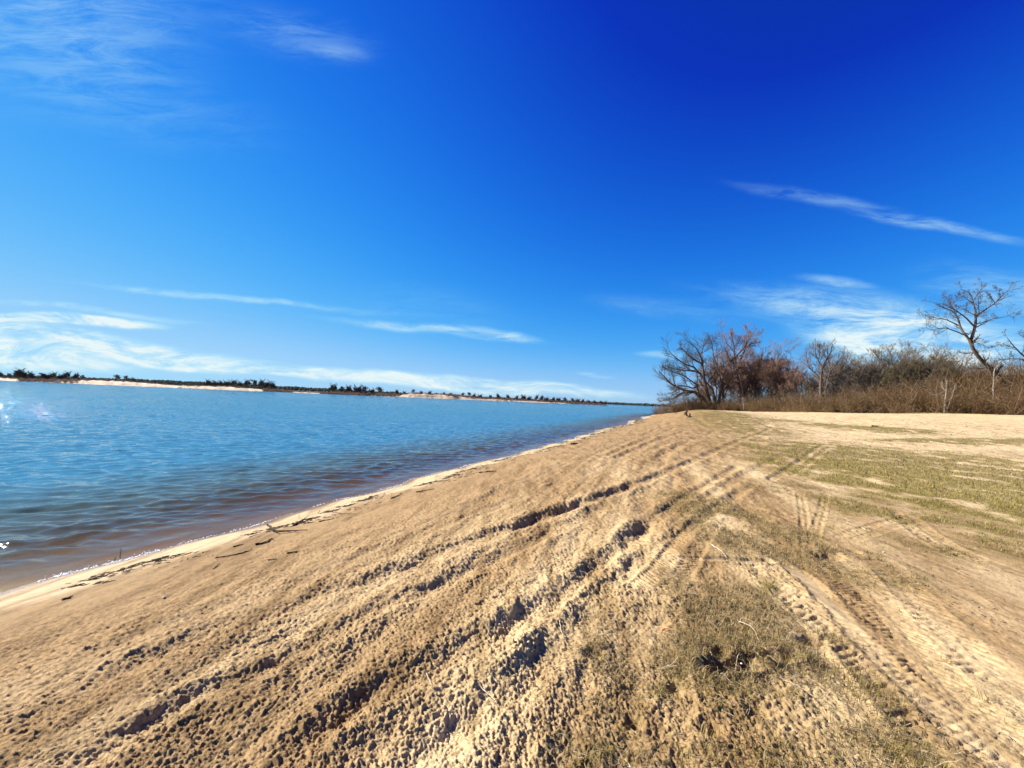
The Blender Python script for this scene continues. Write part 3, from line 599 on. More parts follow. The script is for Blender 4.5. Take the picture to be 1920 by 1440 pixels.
# --- the leaning tree on the right
rg = np.random.default_rng(23); YL = 52.; Z6 = (1680, 500, 4.8)
def lq(pts, d1, r0, r1, d0=0.): return (limb_px(pts, YL, *Z6, d0, d1, rg, 10), r0, r1)
TL = [lq([(1010,1110),(940,1000),(880,935),(800,870),(740,810),(690,740),(665,660)], 0, .27, .17),
 lq([(668,680),(700,600),(715,520),(720,430),(705,340),(680,270),(640,215),(575,200)], 1.5, .19, .025), lq([(720,440),(790,390),(880,340),(930,290),(985,230),(1045,170)], -2, .11, .02, .6),
 lq([(702,535),(640,470),(580,420),(520,385),(440,340),(400,330)], -2, .10, .02, .4), lq([(668,670),(620,610),(575,550),(565,480),(530,410),(450,380),(380,345),(335,320)], 2, .15, .02),
 lq([(562,530),(490,490),(420,470),(340,460),(280,440),(228,418)], 2, .08, .015, .8), lq([(605,612),(520,575),(450,550),(380,555),(320,575),(262,542)], -1, .08, .015, .3),
 lq([(724,545),(790,510),(850,475),(920,460),(1000,450),(1080,400)], 3, .07, .012, .3), lq([(700,300),(740,240),(770,200),(768,130)], 1.5, .05, .012, 1.2),
 lq([(700,330),(650,300),(600,270),(560,250)], -.5, .05, .012, 1), lq([(750,420),(740,350),(770,290),(780,250)], -2, .05, .012, .3), lq([(690,675),(740,690),(800,712),(840,740)], 1, .035, .01), lq([(640,640),(650,610),(690,590)], .5, .03, .01),
 lq([(730,450),(640,400),(590,370),(560,350)], 2, .06, .012, .6), lq([(540,430),(500,350),(470,290),(420,260)], 1, .06, .012, 1.), lq([(890,335),(870,290),(830,250)], -1.5, .04, .012, -1), lq([(935,285),(930,220),(900,170)], -1.5, .035, .012, -1)]
LVL = [dict(k=8, t0=.25, ang=46, ratio=.36, rr=.5, N=6, wob=.18, up=.07, sides=4, wood=1, maxL=1.4), dict(k=6, t0=.15, ang=42, ratio=.55, rr=.6, N=5, wob=.18, up=.05, maxL=1.1), dict(k=5, t0=.2, ang=38, ratio=.6, rr=.7, N=4, wob=.18, up=.02, maxL=.65)]
bL = at(1893, 735, YL); gz = ground_z(bL[0], bL[1])[0]
TL.append((resample([[bL[0]+1.2, YL, gz-.2], [bL[0]+.6, YL, gz+.9], list(bL)], 10, rg), .42, .30))
place_tree('leaning_tree', *tree_meshes(TL, LVL, rg, .0085), BARK, TW_D, (bL[0]+1.2, YL, gz), 'tall bare tree with thick trunk leaning left above the brush against the sky')
TE = [lq([(1640,1250),(1480,1050),(1330,920),(1152,815),(1090,740),(1030,690),(1000,640)], 2, .26, .03, 2.), lq([(1330,925),(1152,830),(1080,828),(980,832),(920,828)], 0, .12, .02, 2.), lq([(1260,900),(1230,760),(1180,660),(1100,600)], 3, .14, .02, 2.),
 lq([(1090,740),(1040,720),(980,705),(910,700)], 3, .05, .012, 2.), lq([(1330,920),(1400,760),(1380,640),(1320,560)], 3, .14, .02, 2.)]
bE = at(2022, 766, YL+2); gz = ground_z(bE[0], bE[1])[0]
place_tree('bare_tree', *tree_meshes(TE, LVL, rg, .0085), BARK, TW_D, (bE[0], YL+2, gz-.2), 'bare tree cut by the photo edge, dark limbs reaching in above the brush')
# --- forest: a few built kinds, copied
def upright(H, rg, nst=1, spread=.35, limbn=6, vase=.5):
    L = []
    for s_ in range(nst):
        a = rg.random()*6.28; ln = spread*rg.uniform(.3, 1) if nst > 1 else .05
        top = np.array([math.cos(a)*ln*H, math.sin(a)*ln*H, H*rg.uniform(.85, 1)]); st = np.array([math.cos(a), math.sin(a), 0])*.02*H*(nst > 1)
        tr = resample([st, st+top*[.25, .25, .35], st+top*[.6, .6, .7], st+top], 9, rg, H*.006); r0 = H*.017*(1 if nst == 1 else .75); L.append((tr, r0, H*.002))
        for k_ in range(limbn):
            t = .28+.55*(k_+rg.random())/limbn; p = tr[int(t*8)]; b = rg.random()*6.28; l = H*vase*(1.05-t)*rg.uniform(.7, 1.15)
            e = p+np.array([math.cos(b)*l*.62, math.sin(b)*l*.62, l*rg.uniform(.6, 1)]); m_ = p+(e-p)*.45+np.array([math.cos(b), math.sin(b), -.5])*l*.08
            L.append((resample([p, m_, e], 9, rg, H*.006), r0*(1-t)*.75, H*.0018))
    return L
def make_kind(seed, H, nst, spread, limbn, vase, k3, bark, tw, twig=.011, up=1.):
    rg = np.random.default_rng(seed); L = upright(H, rg, nst, spread, limbn, vase)
    lv = [dict(k=8, t0=.2, ang=42, ratio=.46, rr=.5, N=5, wob=.14, up=.12*up, sides=4, wood=1, maxL=H*.24), dict(k=k3+1, t0=.12, ang=36+(1-up)*25, ratio=.62, rr=.6, N=4, wob=.14, up=.10*up, maxL=H*.14), dict(k=k3+2, t0=.1, ang=32+(1-up)*30, ratio=.75, rr=.7, N=3, wob=.13, up=.08*up, maxL=H*.10)]
    tb, cb = tree_meshes(L, lv, rg, twig); return tb, cb, bark, tw
KINDS = {}
rg = np.random.default_rng(27)
def traced(Z, Y, limbs, base, label, lv, bark, tw):
    L = [(limb_px(p, Y, *Z, d0, d1, rg), a, b) for p, d0, d1, a, b in limbs]; b0 = at(*base, Y); g = ground_z(b0[0], Y)[0]; L[0][0][0, 2] = min(L[0][0][0, 2], g-.1)
    place_tree('bare_tree', *tree_meshes(L, lv, rg, .008), bark, tw, (b0[0], Y, g), label)
Z5 = (1450, 600, 6.4); LVT = [dict(k=9, t0=.2, ang=42, ratio=.42, rr=.5, N=6, wob=.15, up=.14, sides=4, wood=1, maxL=2.6), dict(k=7, t0=.12, ang=38, ratio=.6, rr=.55, N=5, wob=.15, up=.12, maxL=1.6), dict(k=6, t0=.1, ang=34, ratio=.7, rr=.6, N=4, wob=.13, up=.08, maxL=1.1)]
traced(Z5, 64, [([(568,1120),(570,860),(575,700),(580,560)],0,0,.26,.17),([(580,565),(540,480),(500,400),(510,290)],0,1,.13,.02),([(580,565),(640,480),(690,380),(705,285)],0,-1,.13,.02),([(545,480),(560,380),(555,280)],0,-.5,.08,.02),
 ([(566,720),(500,640),(420,560),(400,430),(390,350)],0,2,.13,.02),([(625,1100),(632,860),(655,690),(690,600),(670,480)],2,2,.16,.03),([(655,690),(760,640),(810,590),(830,500)],2,3,.09,.02),([(670,640),(760,520),(830,440),(860,370)],2,1,.10,.02),([(640,480),(610,400),(620,310)],0,2,.06,.02)],
 (1539,774), 'upright bare grey tree with dark forked trunk and vase shaped top', LVT, BARK, TW_G)
traced(Z5, 65, [([(1380,1120),(1390,900),(1390,720),(1450,580),(1500,450),(1545,350)],0,1,.22,.02),([(1450,590),(1410,480),(1400,380),(1430,320)],0,-1,.10,.02),([(1390,740),(1290,640),(1180,590),(1110,540)],0,2,.12,.02),([(1390,760),(1330,600),(1290,460),(1300,360)],0,-2,.12,.02),([(1300,500),(1240,420),(1200,390)],-1,-2,.07,.02),
 ([(1250,1100),(1200,760),(1110,600),(1040,500)],1,1,.13,.02),([(1395,820),(1500,700),(1560,560),(1590,460)],0,2,.10,.02)],
 (1666,774), 'large pale grey tree with a high round crown', LVT, BARKG, TW_G)
traced(Z5, 69, [([(925,1120),(920,860),(925,650),(930,480),(950,420)],0,0,.17,.02),([(922,700),(860,620),(800,560)],0,1,.08,.02),([(925,640),(990,590),(1020,520)],0,-1,.08,.02),([(922,800),(860,720),(840,640)],0,-1,.07,.02)],
 (1594,774), 'thin grey tree with narrow pale top in the middle of the tree line', LVT, BARKG, TW_G)
def kind_tree(key, name, x, y, H, rz, label, cat='tree', group=None, sink=.1, wide=1.):
    tb, cb, bk, tw, H0 = KINDS[key]
    if isinstance(tb, Buf):
        a = tb.build('trunk', bk, None, True); b = cb.build('crown', tw, None); KINDS[key] = (a, b, bk, tw, H0); ta, cb_ = a, b
    else: ta, cb_ = tb.copy(), cb.copy(); C.objects.link(ta); C.objects.link(cb_)
    root = empty(name, (x, y, ground_z(x, y)[0]-sink if not isinstance(sink, tuple) else sink[0]), rz); root.scale = (H/H0*wide, H/H0*wide, H/H0); ta.parent = root; cb_.parent = root; tag(root, label, cat, group); return root
KINDS['vase'] = make_kind(31, 10, 1, .1, 9, .85, 4, BARKG, TW_G)+(10,)
KINDS['red'] = make_kind(32, 10, 3, .38, 7, .6, 4, BARK, TW_R)+(10,)
KINDS['red2'] = make_kind(33, 10, 2, .3, 9, .65, 4, BARK, TW_R)+(10,)
KINDS['round'] = make_kind(34, 10, 2, .25, 9, .8, 5, BARKG, TW_G)+(10,)
KINDS['olive'] = make_kind(35, 10, 4, .45, 6, .6, 4, BARK, TW_O)+(10,)
KINDS['thin'] = make_kind(36, 10, 1, .08, 7, .42, 4, BARKG, TW_G)+(10,)
KINDS['dark'] = make_kind(37, 10, 3, .42, 7, .65, 4, BARK, TW_D)+(10,)
def forest(px, Y, topy, key, name, label, rz, group=None):
    b = at(px, 770, Y); g = ground_z(b[0], b[1])[0]; t = at(px, topy, Y); return kind_tree(key, name, b[0], b[1], (t[2]-g)*.99, rz, label, group=group)
FR = [
 (1408,80,640,'red','bare_tree','bare reddish tree directly right of the tallest tree in the left clump',.3),
 (1440,76,652,'red2','bare_tree','round bare tree with rosy twigs, right end of the left clump',2.),
 (1468,73,668,'red','bare_tree','small rosy twigged tree where the left clump falls to the gap',4.),
 (1346,80,652,'red','bare_tree','reddish twiggy tree filling the gap right of the spreading tree trunks',2.9),(1424,79,656,'red2','bare_tree','rosy bare tree between the tallest tree and the right end of the left clump',4.7),
 (1456,75,660,'red2','bare_tree','rosy domed tree top beside the right end of the left clump',1.1),(1516,69,676,'thin','bare_tree','thin grey tree left of the upright vase shaped tree',.7),
 (1578,68,668,'round','bare_tree','pale bare crown between the vase shaped tree and the thin grey tree',3.),(1616,68,670,'thin','bare_tree','thin bare tree right of the narrow pale topped one',1.5),(1648,67,664,'round','bare_tree','grey spreading crown touching the left side of the high round crown',5.4),(1694,64,656,'round','bare_tree','grey crown touching the right side of the high round crown',.2),
 (1500,70,682,'red2','bare_tree','low brown bare tree just left of the upright vase shaped tree',5.1),
 (1566,70,660,'vase','bare_tree','bare grey tree crowding the right side of the upright vase shaped tree',3.6),
 (1632,64,672,'round','bare_tree','low bare tree with crooked limbs left of the pale round crown',2.6),
 (1700,60,664,'olive','bare_tree','bushy olive brown tree right of the pale round crown',1.9),
 (1722,58,668,'dark','bare_tree','dark bushy tree at the start of the dense right thicket',4.4),
 (1748,60,662,'olive','bare_tree','bushy olive brown tree behind the pale forked sapling',5.5),
 (1778,62,650,'round','bare_tree','pale grey crown rising behind the thicket, left of the leaning tree',3.1),
 (1806,58,676,'olive','bare_tree','low brown tree in the thicket under the leaning tree crown',.1),
 (1842,58,690,'dark','bare_tree','low dark tree behind the trunk of the leaning tree',2.2),
 (1880,56,692,'olive','bare_tree','low brown tree right of the leaning trunk',3.9),
 (1925,56,684,'dark','bare_tree','dark low tree at the far right edge of the thicket',5.),
 (1395,92,668,'red','bare_tree','reddish tree set back behind the left clump',1.2),(1350,90,680,'red2','bare_tree','reddish tree seen through the trunks of the spreading tree',3.3)]
for px, Y, ty, key, nm, lb, rz in FR: forest(px, Y, ty, key, nm, lb, rz)
rg = np.random.default_rng(41); bk = []
for i in range(34):
    px = 1310+i*20+rg.uniform(-7, 7); Y = np.interp(px, [1310, 1500, 2000], [98, 88, 74])+rg.uniform(-4, 8)
    ty = np.interp(px, [1310, 1500, 1600, 1700, 1800, 2000], [712, 705, 700, 688, 690, 700])+rg.uniform(-6, 10)
    forest(px, Y, ty, ['red', 'red2', 'thin', 'round', 'dark', 'olive', 'dark'][rg.integers(7)], 'bare_tree', 'bare tree of the back rows, mostly hidden by the front trees', rg.random()*6, 'trees in the back rows of the wood')
# pale saplings
rg = np.random.default_rng(45)
def sap(limbs, label, Y, base, zx=1680, zy=500, s_=4.8, mat=BARKP):
    L = [(limb_px(p, Y, zx, zy, s_, 0, d, rg), a, b) for p, d, a, b in limbs]; b0 = at(*base, Y); g = ground_z(b0[0], b0[1])[0]
    for l in L: l[0][:, 2] += 0
    dzz = g-b0[2]; L[0][0][0, 2] = min(L[0][0][0, 2], g-.1)
    place_tree('sapling', *tree_meshes(L, [dict(k=5, t0=.3, ang=45, ratio=.4, rr=.5, N=5, wob=.15, up=.1, maxL=.9, wood=1), dict(k=4, t0=.2, ang=40, ratio=.5, rr=.7, N=4, wob=.15, up=.08, maxL=.5)], rg, .008), mat, mat, (b0[0], Y, g), label)
sap([([(435,1320),(440,1200),(455,1100),(460,1020)], .3, .075, .02), ([(440,1205),(400,1150),(330,1130),(270,1080)], -.6, .045, .012), ([(460,1290),(490,1200),(520,1130),(530,1050)], .5, .045, .012), ([(452,1120),(420,1100),(400,1040)], .5, .03, .01)], 'small pale forked sapling standing in front of the thicket', 50., (1771, 775))
sap([([(872,1250),(872,1170),(876,1000),(885,915)], .2, .05, .02), ([(880,960),(900,900),(930,870)], .2, .02, .01)], 'slim pale trunk in the brush below the leaning tree', 49.5, (1862, 762))
sap([([(440,1200),(438,1120),(445,1060)], .0, .05, .02)], 'thin dead stem standing alone on the sand left of the driftwood', 62., (1268.5, 787), 1200, 600, 6.4, BARK)
# --- trees of the far sandbar
for kk, (sd, nst, sp, ln_, vs) in {'bar_round': (51, 2, .35, 10, .62), 'bar_flat': (52, 1, .1, 11, .85), 'bar_dense': (53, 4, .5, 9, .55)}.items():
    KINDS[kk] = make_kind(sd, 8, nst, sp, ln_, vs, 4, BARKG, TW_B, .034, .85)+(8,)
BT = [(3,697,0),(16,699,0),(33,690.5,0),(40,696,2),(47,696,0),(61,697,0),(76,699,1),(88,700,2),(98,697,0),(112,701,2),(124,696,0),(139,699,0),(155,703,1),(218,702,1),(237,704,1),(250,708,2),
 (384,716,2),(392,711.5,0),(403,714,2),(414,714,2),(426,713,2),(438,711.5,0),(450,715,2),(463,711,0),(473,711.5,1),(488,711,0),(498,714,2),(512,716,0),
 (626,719,0),(640,724,1),(655,722,0),(670,722,2),(684,724,1),(697,728,2),(710,725,1),(743,730,0),(758,733,2),(774,729.5,1),(790,733,2),(805,733,2),(818,736,1),(832,735,2),(845,737,2),(868,736,1),(878,735,1),(888,738,2),(900,739,2),(920,740,0),(935,738,0),(953,739.5,0),(968,741,0),
 (982,740,2),(992,743,2),(1005,740,0),(1014,741,0),(1024,744,2),(1036,744,0),(1047,745,2),(1060,745,1),(1072,746,1),(1083,747,2),(1092,747.5,0),(1104,750,2),(1115,750,0),(1126,751,0),(1134,752,2)]
lab = {0: 'round crowned bare tree', 1: 'open flat topped bare tree', 2: 'dense dark shrubby tree'}
def where_(px): return ('at the far sandbar left end' if px < 200 else 'standing apart on the pale sand rise across the water' if px < 300 else 'in the dark middle clump of the far sandbar' if px < 530 else 'where reddish brush begins on the far sandbar' if px < 765 else 'behind the bright dune of the far sandbar' if px < 900 else 'near the right tip of the far sandbar')
for px, ty, k_ in BT:
    p = bar_pos(px, 20+rg.uniform(-3, 6)); t = at(px, ty, p[1]); H = max(2.5, t[2]-p[2]+.3); key = ['bar_round', 'bar_flat', 'bar_dense'][k_]
    kind_tree(key, 'distant_tree', p[0], p[1], H, rg.random()*6, f'tiny {lab[k_]} {where_(px)}', 'tree', f'{lab[k_]}s {where_(px)}', (p[2]-.3,), rg.uniform(1.1, 1.5))
# ------------------------------------------------------------------ undergrowth and shrubs
def brush_plants(px_, Yv, H, rg, nleaf, leafc, twc, base=None):
    """plants: stems with twigs and small dead leaves, returned as two Bufs"""
    n = len(px_)
    S = np.column_stack([px_, Yv, ground_z(px_, Yv)-.05]); tb = Buf(); lb_ = Buf()
    k = 4; S4 = np.repeat(S, k, 0)+np.column_stack([rg.normal(0, .15, (n*k, 2)), np.zeros(n*k)]); H4 = np.repeat(H, k)*rg.uniform(.6, 1.05, n*k)
    D = np.column_stack([rg.normal(0, .50, (n*k, 2)), np.ones(n*k)]); P = grow(S4, D, H4, 5, .20, .06, rg); R = np.maximum(H4[:, None]*.006*np.linspace(1, .3, 5), .008)
    c = lambda m: np.repeat(np.array(twc)[rg.integers(0, len(twc), m)]*rg.uniform(.35, .95, (m, 1)), 1, 0)
    tb.tube(P, R, 3); tb.A.append(np.repeat(c(len(P)), 15, 0))
    S2, D2, L2, r2 = spawn(P, R, 6, .15, 1, 55, .42, .6, rg); P2 = grow(S2, D2, L2, 4, .22, .04, rg); R2 = np.full((len(P2), 4), .0065); tb.tube(P2, R2, 3); tb.A.append(np.repeat(c(len(P2)), 12, 0))
    # leaves hang along twigs
    m = n*nleaf; b = rg.integers(0, len(P2), m); ii = rg.integers(0, 4, m); ctr_ = P2[b, ii]+rg.normal(0, .07, (m, 3)); sz = rg.uniform(.025, .06, m)
    U = norm(rg.normal(0, 1, (m, 3))); W = norm(np.cross(U, rg.normal(0, 1, (m, 3)))); V = np.stack([ctr_-U*sz[:, None], ctr_+W*sz[:, None]*.5, ctr_+U*sz[:, None], ctr_-W*sz[:, None]*.5], 1)
    lc = np.array(leafc)[rg.integers(0, len(leafc), m)]*rg.uniform(.3, .95, (m, 1)); tb.add(V.reshape(-1, 3), np.arange(m*4).reshape(-1, 4)); tb.A.append(np.repeat(lc, 4, 0))
    return tb
LEAF = [(.27, .165, .045), (.33, .18, .055), (.21, .165, .035), (.20, .095, .03), (.42, .27, .08)]; TWC = [(.18, .105, .042), (.11, .065, .03), (.23, .145, .065), (.16, .075, .03), (.36, .26, .15)]
def edgeY(px): return np.interp(px, [1225, 1300, 1420, 1500, 1700, 1900, 2100], [98, 78, 66, 60, 54, 50, 47])
def edgeT(px): return np.interp(px, [1225, 1250, 1290, 1330, 1420, 1560, 1660, 1760, 1860, 2000], [758, 752, 744, 742, 736, 735, 722, 702, 682, 678])
rg = np.random.default_rng(61); n = 4200; u = 1228+(2100-1228)*rg.random(n)**.9; dpt = rg.random(n)**1.3*13; dpt[:260] = -rg.random(260)**2*3.5; Yv = edgeY(u)+1.6*vn(u/11., u*0, 64)+dpt; dd = hx(u, 1.); xx = dd*Yv
topz = EYE+(707+.044*u-edgeT(u))*Yv/740; H = np.clip((topz-ground_z(xx, Yv))*rg.uniform(.45, 1.12, n), .5, 8)
H *= .5+.5*sm(0, 1.5, dpt)
H *= .62+.75*np.clip(.5+.9*vn(u/9., dpt*.35, 62)+.4*vn(u/3.5, dpt, 63), 0, 1.1)
und = brush_plants(xx, Yv, H, rg, 34, LEAF, TWC).build('undergrowth', vcol_mat('brush_stems', .9))
tag(und, 'dense olive brown brush along the foot of the trees at the back of the sand', 'brush', kind='stuff')
# distinct shrubs standing proud of the brush
SHR = [(1298,76,716,'low brown shrub under the left limbs of the spreading tree'),(1322,74,738,'small rust brown shrub at the roots of the spreading tree'),(1362,70,744,'rounded olive shrub left of the sign post'),(1378,69,742,'rounded tan shrub directly behind the sign post'),
 (1425,65,738,'bushy tan shrub at the foot of the rosy tree'),(1270,80,752,'low shrub at the sandy tip beside the water'),(1610,57,726,'dark tangled shrub in the middle of the tree line'),(1735,54,694,'tall dark rounded shrub behind the pale forked sapling'),(1705,54,704,'tall olive shrub left of the pale forked sapling'),
 (1790,50,690,'tall reddish brown shrub right of the pale forked sapling'),(1830,49,700,'dark brown shrub below the leaning trunk'),(1895,46,692,'tall rust brown shrub right of the leaning trunk')]
for i, (px, Y, ty, lb) in enumerate(SHR):
    b = at(px, 770, Y); g = ground_z(b[0], b[1])[0]; H = at(px, ty, Y)[2]-g; nn = 26; a = rg.random(nn)*6.28; rr = rg.random(nn)**.5*H*.38
    col = [LEAF[2:4], LEAF[1:4], [(.16, .075, .04), (.13, .085, .04)]][i % 3]
    tb = brush_plants(b[0]+rr*np.cos(a), Y+rr*np.sin(a), H*(1-.5*(rr/(H*.4))**2)*rg.uniform(.8, 1.05, nn), rg, 60, col, TWC)
    tb.V = [v-np.array([b[0], Y, g]) for v in tb.V]; ob = tb.build('shrub', VC); ob.location = (b[0], Y, g); tag(ob, lb, 'shrub')

#==SMALL
# ------------------------------------------------------------------ small things
WOOD = bark_mat('driftwood', (.035, .022, .014), (.10, .07, .045), 30); WOODP = bark_mat('straw_stalk', (.55, .45, .30), (.72, .62, .45), 40)
def gp(px, py):
    g = pick(px, py); z = 0
    for _ in range(6): z = max(ground_z(g[0], g[1])[0], WZ); g = .4*g+.6*gnd(px, py, min(z, EYE-.1))
    return np.array([g[0], g[1], z])
def stick(pts, r, label, name='driftwood', cat='driftwood', mat=WOOD, twigs=2, group=None, lift=.6, arch=0, seed=0):
    rg = np.random.default_rng(seed+int(pts[0][0])); P = np.array([gp(*p) for p in pts]); P = smooth_path3(P) if len(P) > 2 else resample(P, 9, rg, .0)
    P = resample(P, 12, rg, r*.6); gz = ground_z(P[:, 0], P[:, 1]); P[:, 2] = np.maximum(gz, WZ)*.4+.6*np.max(np.maximum(gz, WZ))+r*lift+arch*np.sin(np.linspace(0, math.pi, 12))
    b = Buf(); R = r*np.linspace(1, .4, 12)*(1+.2*rg.normal(0, 1, 12).clip(-1, 1)); b.tube(P[None], R[None], 6)
    for e in (0, -1):
        ring = np.arange(6)+(0 if e == 0 else 66); b.F.append(ring[None] if e == -1 else ring[::-1][None])
    L = np.linalg.norm(P[-1]-P[0])
    if twigs:
        S, D, Ln, rr = spawn(P[None], R[None], twigs, .2, .9, 38, .28, .5, rg); D[:, 2] = np.abs(D[:, 2])*.25; Q = grow(S, D, Ln, 5, .12, 0, rg); b.tube(Q, rr[:, None]*np.linspace(1, .4, 5)[None], 4)
    o = P[0].copy(); b.V = [v-o for v in b.V]; ob = b.build(name, mat, None, True); ob.location = o; tag(ob, label, cat, group); return ob
zz = lambda a, b: (380+a/5.05, 880+b/5.05)
stick([zz(610,572), zz(670,605), zz(830,600), zz(990,578)], .013, 'long dark forked branch lying on the wet sand in the driftwood line', twigs=4)
stick([zz(498,716), zz(600,700), zz(655,662)], .015, 'thick dark stick with a hooked end, nearer than the long forked branch', twigs=1)
stick([zz(120,852), zz(260,825), zz(400,790), zz(470,762)], .008, 'long thin dark stick, lowest of the driftwood line', twigs=3)
stick([zz(800,800), zz(910,775)], .008, 'short dark stick on the tan sand below the driftwood line', twigs=2)
stick([zz(620,865), zz(700,850)], .006, 'thin dark twig on the tan sand, nearest of the two below the driftwood line', twigs=1)
stick([zz(865,535), zz(960,490), zz(1070,476)], .016, 'dark knotted branch in the small pile beside the water', twigs=6)
stick([zz(890,520), zz(1000,512), zz(1050,500)], .010, 'thin branch crossing the small pile beside the water', twigs=4)
stick([zz(1100,497), zz(1250,468)], .007, 'slim stick just right of the small branch pile', twigs=2)
stick([zz(1170,425), zz(1300,432), zz(1450,424)], .007, 'slim dark twig above the small branch pile, toward the water', twigs=3)
stick([zz(290,737), zz(385,712)], .008, 'short stick left of the thick hooked stick', twigs=1)
stick([zz(440,645), zz(520,617)], .005, 'fine twig between the hooked stick and the foam', twigs=1)
stick([(117,1126), (137,1119)], .010, 'lone short stick on the smooth pale sand near the lower left water edge', twigs=0)
stick([(400,1068), (412,1058)], .006, 'tiny forked twig on the tan sand below the driftwood line', twigs=1)
stick([(733,935),(752,928)], .010, 'dark branch in the first debris heap past the pile', twigs=4); stick([(780,924),(815,917)], .010, 'dark branch in the second debris heap past the pile', twigs=4)
stick([(898,888),(930,883)], .013, 'dark branch in the far debris heap by the shore', twigs=4); stick([(1072,834),(1082,832)], .05, 'dark lump of wood on the upper beach near the bend', twigs=3)
def post(px, py, H, r, label, lean=(.0, .0), name='twig', cat='twig', twigs=2):
    rg = np.random.default_rng(int(px)); p = gp(px, py); P = resample([p-[0, 0, .1], p+[lean[0]*.5, 0, H*.5], p+[lean[0], lean[1], H]], 8, rg, r*.5); b = Buf(); R = r*np.linspace(1, .5, 8); b.tube(P[None], R[None], 6)
    S, D, L, rr = spawn(P[None], R[None], twigs, .3, .9, 40, .35, .6, rg); b.tube(grow(S, D, L, 4, .1, .05, rg), rr[:, None]*np.linspace(1, .5, 4)[None], 4); b.V = [v-p for v in b.V]; ob = b.build(name, WOOD, None, True); ob.location = p; tag(ob, label, cat)
post(213, 1053, .055, .006, 'short dark twig poking up at the foam edge, nearer of two', (.03, 0)); post(226, 1036, .06, .005, 'short dark twig poking up out of the shallow water', (0, 0), twigs=1); post(559, 972, .05, .005, 'tiny upright twig on the wet sand behind the branch pile', (.02, 0)); post(595, 963, .06, .005, 'tiny leaning twig on the wet sand right of the branch pile', (.04, 0))
# stalks in the foreground
stick([(899,1289), (915,1307), (931,1323)], .0028, 'straight pale straw stalk lying beside the dark rut in the foreground', 'straw', 'straw', WOODP, 0, lift=3)
stick([(1334,1024), (1350,1033), (1362,1048)], .005, 'curved pale twig lying on the tyre churned sand', 'straw', 'straw', WOODP, 0, lift=2)
stick([(1049,1165), (1052,1185), (1057,1204)], .0028, 'thin curved brown stalk on the pale churned sand', 'straw', 'straw', WOODP, 0, lift=2)
stick([(798,1272), (806,1285), (808,1292)], .0025, 'short curved straw beside the long rut', 'straw', 'straw', WOODP, 0, lift=2)
stick([(1380,1169), (1410,1190), (1428,1215)], .0019, 'long pale stem arching over the dark hole', 'straw', 'straw', WOODP, 1, lift=2, arch=.05)
stick([(1352,1270), (1375,1251), (1395,1262)], .0019, 'bowed pale stem inside the dark hole', 'straw', 'straw', WOODP, 0, lift=1, arch=.06)
stick([(1457,1275), (1490,1287), (1525,1310)], .0019, 'straight pale stem lying in the dry grass right of the dark hole', 'straw', 'straw', WOODP, 1, lift=4)
stick([(1330,1250), (1360,1272), (1373,1284)], .0019, 'pale stem crossing the lower left rim of the dark hole', 'straw', 'straw', WOODP, 0, lift=4)
# dead leaf
def leaf(px, py, s_, label, col, rz):
    p = gp(px, py); u = np.linspace(-1, 1, 9); V = []; 
    for i, t in enumerate(u):
        w = (1-t*t)**.6*(.42+.16*math.cos(9*t)); 
        for k, q in enumerate((-1, -.5, 0, .5, 1)): V.append((t*s_, q*w*s_, s_*(.25*abs(q)**1.5*w*2+.22*t*t+.03*math.sin(5*t+q))))
    ob = mesh_np('dead_leaf', np.array(V), [grid_faces(9, 5)], VC, True, {'col': np.tile(col, (45, 1))}); md = ob.modifiers.new('thick', 'SOLIDIFY'); md.thickness = .0008
    ob.location = (p[0], p[1], p[2]+.006); ob.rotation_euler = (.35, -.2, rz); tag(ob, label, 'leaf')
leaf(1247, 1183, .028, 'curled orange brown dead leaf lying on the sand beside the dry grass', (.42, .16, .06), .3)
leaf(1374, 1321, .016, 'small pale curled leaf below the dark hole', (.62, .52, .35), 1.4)
# pebbles and shells
def pebble(px, py, r, label, col):
    rg = np.random.default_rng(int(px)); p = gp(px, py); th, ph = np.meshgrid(np.linspace(0, np.pi, 8), np.arange(12)*np.pi/6, indexing='ij')
    rad = r*(1+.18*vn(3*np.sin(th)*np.cos(ph)+px, 3*np.cos(th)+np.sin(ph), 5)); V = np.stack([rad*np.sin(th)*np.cos(ph)*1.2, rad*np.sin(th)*np.sin(ph), rad*np.cos(th)*.7], -1).reshape(-1, 3)
    ob = mesh_np('pebble', V, [grid_faces(8, 12, True)], VC, True, {'col': np.tile(col, (96, 1))}); ob.location = (p[0], p[1], p[2]+r*.35); tag(ob, label, 'pebble')
pebble(307, 1121, .010, 'white pebble on the brown sand below the foam line', (.5, .44, .36)); pebble(1657, 1036, .011, 'pale pebble right of the crossing tyre prints', (.42, .36, .27)); pebble(1390, 1258, .006, 'small white pebble in the dark hole', (.8, .78, .72))
stick([(1636,800), (1649,801)], .06, 'short dark log lying on the turf patch far back', 'log', 'log', WOOD, 0)
